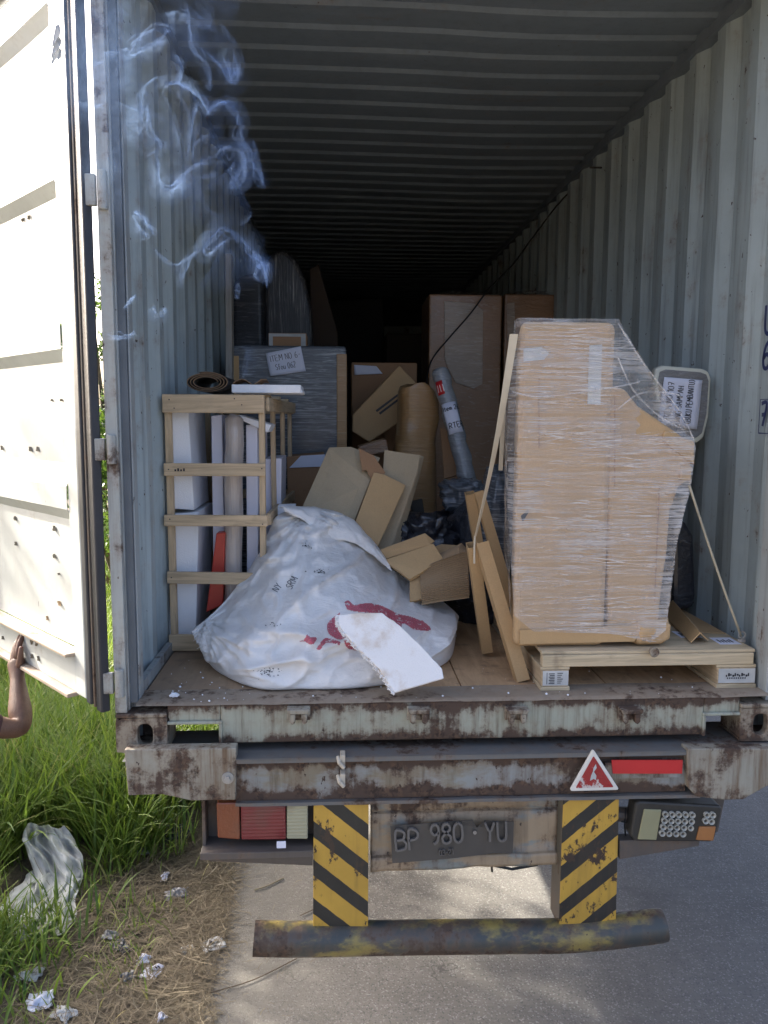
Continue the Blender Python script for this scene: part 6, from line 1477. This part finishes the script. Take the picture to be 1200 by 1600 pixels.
def rag(u, v):
    k = v * (len(RR) - 1); i = min(int(k), len(RR) - 2); f = k - i; r0, r1 = RR[i], RR[i + 1]
    y, l, r_, Y = [r0[q] * (1 - f) + r1[q] * f for q in range(4)]
    fold = (1 - abs(2 * noise.noise(Vector((u * 3.2 + v * 1.1, v * .9, 4.0))))) ; f2 = (1 - abs(2 * noise.noise(Vector((u * 5 - v * 4, v * 3.5, 9.0)))))
    p = at(l + (r_ - l) * u + 7 * fbm((u * 2, v * 4, 1), 2), y + 10 * fbm((u * 3, v * 2, 7), 2), Y=Y - .06 * fold - .05 * f2 + .03 * fbm((u * 6, v * 6, 3), 3))
    g = ground_z(p.x, p.y) + .015
    return (p.x, p.y, max(p.z, g))
mb = MB(); mb.grid(rag, 60, 80); tag(mb.build('rag', MAT['rag'], smooth=True, solid=.0012), 'dirty white woven sack rag draped over the grass at the left edge', 'rag')
crumple('rag_fold', gp(50, 1420), .30, .36, MAT['rag'], 'lower torn fold of white woven sacking on the bare soil', 'rag', 6.1, .08, R(-20), 40, 1.5)
o = crumple('bin_bag', gp(278, 1310), .11, .13, MAT['black_film'], 'small black plastic bag lying in the straw by the light bracket', 'bag', 2, .07)
crumple('tissue', gp(275, 1299), .10, .06, MAT['paper_dirty'], 'grey white crumpled tissue on the small black bag', 'litter', 5, .035)
crumple('paper_scrap', gp(258, 1374), .028, .075, MAT['paper'], 'small white paper scrap upright in the straw', 'litter', 7, .02)
crumple('plastic_scrap', gp(215, 1336), .16, .05, MAT['tray_film'], 'torn clear plastic scrap in the yellow grass', 'litter', 9, .03)
def sachet(px, py, w_, h_, m, label, rot):
    c = Vector(gp(px, py)); th = thing('sachet', label, 'litter', c); ca, sa = math.cos(rot), math.sin(rot); mb = MB()
    def f(u, v): x, y = (u - .5) * w_, (v - .5) * h_; return (c.x + x * ca - y * sa, c.y + x * sa + y * ca, c.z + .012 + .010 * fbm((u * 2.5, v * 2.5, px), 3) + .006 * math.sin(math.pi * u))
    mb.grid(f, 12, 12); mb.build('wrapper', m, th, smooth=True, solid=.002)
    mb = MB()
    for i in range(5):
        u0, v0 = rnd.uniform(.12, .7), rnd.uniform(.12, .8); q = [f(u0, v0), f(u0 + .18, v0), f(u0 + .16, v0 + .07), f(u0, v0 + .06)]
        mb.add([Vector(p) + Vector((0, 0, .0025 + i * 1e-4)) for p in q], [(0, 1, 2, 3)])
    o = mb.build('faded_print', MAT['ink_pen'], th); o['kind'] = 'stuff'
sachet(333, 1477, .10, .085, MAT['paper_dirty'], 'flattened grey sachet with dark print at the edge of the concrete', R(25)); sachet(237, 1520, .075, .085, MAT['paper'], 'pale printed sachet lying in the straw', R(-15)); sachet(292, 1482, .06, .05, MAT['paper_dirty'], 'small faded sachet beside the flattened grey one', R(40))
for k, (px, py, w_, h_, m, lab) in enumerate(((225, 1502, .05, .05, 'paper', 'white tissue lump just above the pale printed sachet'), (40, 1478, .10, .06, 'paper_dirty', 'grey paper piece on the soil below the rag'), (64, 1570, .09, .10, 'paper', 'white crumpled paper near the bottom left corner'), (100, 1590, .09, .06, 'paper_dirty', 'grey crumpled wrapper at the bottom edge beside the white paper'),
        (200, 1530, .05, .05, 'tray_film', 'silvery wrapper scrap left of the pale printed sachet'), (172, 1466, .05, .06, 'tray_film', 'shiny grey wrapper on the dark soil below the rag'), (190, 1482, .11, .06, 'black_film', 'flat dark plastic scrap on the soil'), (45, 1535, .10, .08, 'paper_dirty', 'pale grey paper sheet half under the straw at the left'), (250, 1593, .04, .03, 'paper', 'tiny white paper ball at the bottom edge of the straw'), (275, 1398, .07, .12, 'tray_film', 'thin grey film scrap in the straw under the white paper scrap'))):
    crumple('litter', gp(px, py), w_, h_, MAT[m], lab, 'litter', 11 + k * 1.7, .028, k * .9, 26, 1.5)
# ================================================================== smoke
smk = MB(); smk.attr = []
def strand(pts, w0, dens,  Y=-.25, soft=3.0, seed=0, taper=True, full=False):
    """a curling sheet: pts are along it, its sharp edge on the line, thinning away over w0 (in photo pixels)"""
    w0 *= 1.35; dens *= .52; soft *= .8
    P = smooth_line([tuple(map(float, p)) for p in pts], 7); n = len(P); nv = 12; b0 = len(smk.v)
    for i, p in enumerate(P):
        a, b = P[max(i - 1, 0)], P[min(i + 1, n - 1)]; tx, ty = b[0] - a[0], b[1] - a[1]; l = math.hypot(tx, ty) or 1
        nx_, ny_ = -ty / l, tx / l; f = i / (n - 1)
        env = min(f / .15, 1) * min((1 - f) / .2, 1) if taper else 1
        ww = w0 * (.55 + .45 * math.sin(math.pi * f)) * (1 + .35 * noise.noise(Vector((f * 5, seed, 0))))
        for j in range(nv):
            g = j / (nv - 1)
            q = at(p[0] + nx_ * ww * g + 2.5 * noise.noise(Vector((f * 7, g * 2, seed))), p[1] + ny_ * ww * g + 2.5 * noise.noise(Vector((f * 7, g * 2, seed + 4))), Y=Y + .05 * noise.noise(Vector((f * 3, seed, 7))) + .05 * g * math.sin(f * 6 + seed) + .02 * math.sin(g * 3.1))
            smk.v.append(tuple(q)); smk.attr.append(dens * env *  math.exp(-soft * g) * (1 - g) ** .4 * (.7 + .5 * noise.noise(Vector((f * 4, seed, 2)))) if (j or full) else 0.0)
    for i in range(n - 1):
        for j in range(nv - 1): k = b0 + i * nv + j; smk.f.append((k, k + 1, k + nv + 1, k + nv))
ST = [
 ([(411, 443), (406, 425), (398, 410), (386, 392), (371, 374), (352, 362), (338, 366), (326, 380)], 26, .85, 2.2), ([(413, 446), (414, 428), (404, 408), (392, 396)], 12, .8, 2),
 ([(410, 442), (399, 432), (401, 418), (415, 412), (417, 426), (408, 436)], 7, .6, 2), ([(345, 364), (333, 372), (322, 388), (330, 392), (345, 380), (362, 372)], 16, .6, 2),
 ([(410, 296), (405, 278), (395, 258), (386, 236), (372, 222)], 14, .7, 2.2), ([(386, 240), (372, 215), (373, 192), (362, 170), (348, 163), (333, 172), (324, 182)], 16, .75, 2.2),
 ([(324, 182), (314, 160), (298, 145), (280, 134), (262, 132), (256, 142)], 18, .7, 2.4), ([(232, 165), (226, 178), (232, 198), (246, 214), (258, 226), (262, 240)], 34, .62, 1.6),
 ([(222, 180), (216, 150), (226, 130), (250, 116)], 22, .32, 1.8), ([(246, 232), (250, 262), (254, 285), (264, 294), (276, 288), (290, 270)], 20, .55, 2), ([(264, 294), (285, 270), (310, 254), (335, 248), (358, 252)], 32, .60, 1.7),
 ([(262, 292), (275, 296), (295, 284), (320, 272), (345, 270)], 18, .35, 2), ([(336, 250), (342, 232), (362, 226), (378, 236), (382, 258), (372, 282), (358, 288), (350, 276)], 20, .50, 1.8), ([(352, 290), (368, 292), (380, 276), (382, 250), (374, 232)], 14, .45, 2),
 ([(200, 76), (214, 58), (232, 46), (252, 40), (268, 46), (272, 58)], 30, .55, 1.6), ([(196, 72), (205, 84), (222, 76), (244, 66), (266, 60)], 20, .42, 2), ([(160, 82), (180, 78), (200, 74)], 14, .25, 2),
 ([(366, 84), (372, 104), (372, 122), (362, 131), (352, 122), (344, 108), (330, 92), (312, 78)], 18, .62, 2), ([(352, 90), (356, 106), (366, 116), (372, 100)], 14, .6, 1.6), ([(342, 34), (362, 52), (374, 76), (378, 104), (372, 126)], 26, .28, 1.6),
 ([(290, 2), (292, 24), (300, 48), (306, 72), (318, 96), (328, 120), (330, 140), (320, 142)], 14, .50, 2.2), ([(310, 0), (328, 20), (336, 42), (330, 50), (312, 44), (296, 30)], 34, .24, 1.4), ([(250, 22), (272, 16), (294, 22), (318, 44)], 30, .22, 1.4),
 ([(272, 84), (284, 98), (286, 118), (278, 132)], 9, .40, 2.4), ([(310, 155), (304, 190), (298, 225), (292, 258)], 12, .35, 2.4), ([(306, 160), (312, 190), (304, 232), (300, 252)], 18, .26, 2), ([(258, 142), (268, 170), (278, 205), (284, 240), (282, 262)], 20, .26, 1.8), ([(276, 140), (296, 170), (300, 200)], 24, .22, 1.6),
 ([(208, 331), (216, 332), (228, 344), (238, 358), (245, 368)], 9, .55, 2), ([(208, 332), (218, 350), (230, 366), (234, 372)], 14, .35, 2), ([(310, 282), (318, 310), (330, 330), (346, 340)], 10, .26, 2), ([(300, 236), (308, 218), (324, 210), (342, 216)], 7, .28, 2.4),
 ([(318, 386), (302, 404), (290, 430), (284, 452)], 16, .26, 2), ([(238, 384), (258, 402), (276, 412), (294, 400), (318, 384)], 10, .26, 2.2), ([(166, 522), (184, 524), (200, 522), (210, 516)], 8, .34, 2), ([(240, 478), (246, 492), (256, 478)], 14, .32, 1.8), ([(192, 482), (200, 470), (212, 460)], 9, .3, 2),
 ([(395, 216), (402, 240), (408, 262), (412, 290)], 8, .30, 2), ([(150, 70), (140, 84), (148, 96), (160, 92)], 14, .22, 1.8), ([(112, 152), (128, 158), (146, 164), (160, 160)], 10, .28, 2), ([(374, 440), (376, 455), (372, 470)], 10, .35, 2), ([(376, 590), (382, 575), (386, 555), (380, 540)], 14, .22, 1.8), ([(395, 330), (388, 346), (372, 352)], 9, .26, 2),
]
for k, (p, w_, d_, s_) in enumerate(ST):
    strand(p, w_, d_, Y=-.28 + .10 * math.sin(k * 1.9), soft=s_, seed=k * 3.1)
    off = lambda a, sd: [(q[0] + a * noise.noise(Vector((i_ * .55, sd, 1))), q[1] + a * noise.noise(Vector((i_ * .55, sd, 7)))) for i_, q in enumerate(p)]
    if d_ > .4: strand(p, -w_ * .9, d_ * .40, Y=-.28 + .10 * math.sin(k * 1.9), soft=s_ * .9, seed=k * 3.1, full=True)
    for h in range(4 if d_ > .4 else 2):      # fine filaments alongside
        strand(off(7 + w_ * .35, k * 2.3 + h * 5.1), 2.4 + 1.6 * (h % 2), d_ * .55, Y=-.30 + .06 * h, soft=1.2, seed=k + h * 9.7)
for k, (p, w_, d_) in enumerate((([(215, 0), (205, 40), (212, 90), (240, 130)], 130, .20), ([(330, 60), (290, 110), (255, 160), (240, 230)], 120, .20), ([(365, 150), (350, 220), (320, 290), (330, 360)], 120, .20), ([(380, 0), (360, 60), (320, 90)], 110, .16), ([(180, 0), (172, 80), (190, 200), (200, 300)], 60, .16), ([(262, 290), (320, 262), (372, 240), (402, 290)], 70, .22), ([(330, 385), (352, 366), (390, 398), (412, 440)], 60, .22), ([(200, 80), (250, 40), (310, 40), (360, 80)], 80, .20))):
    strand(p, w_ * 1.2, d_ * 1.5, Y=-.22 + .03 * k, soft=.8, seed=200 + k * 5)
o = smk.build('smoke', MAT['smoke'], loc=(-1, -.25, 2), smooth=True); tag(o, 'thin blue white cigarette smoke curling in the doorway', kind='stuff')
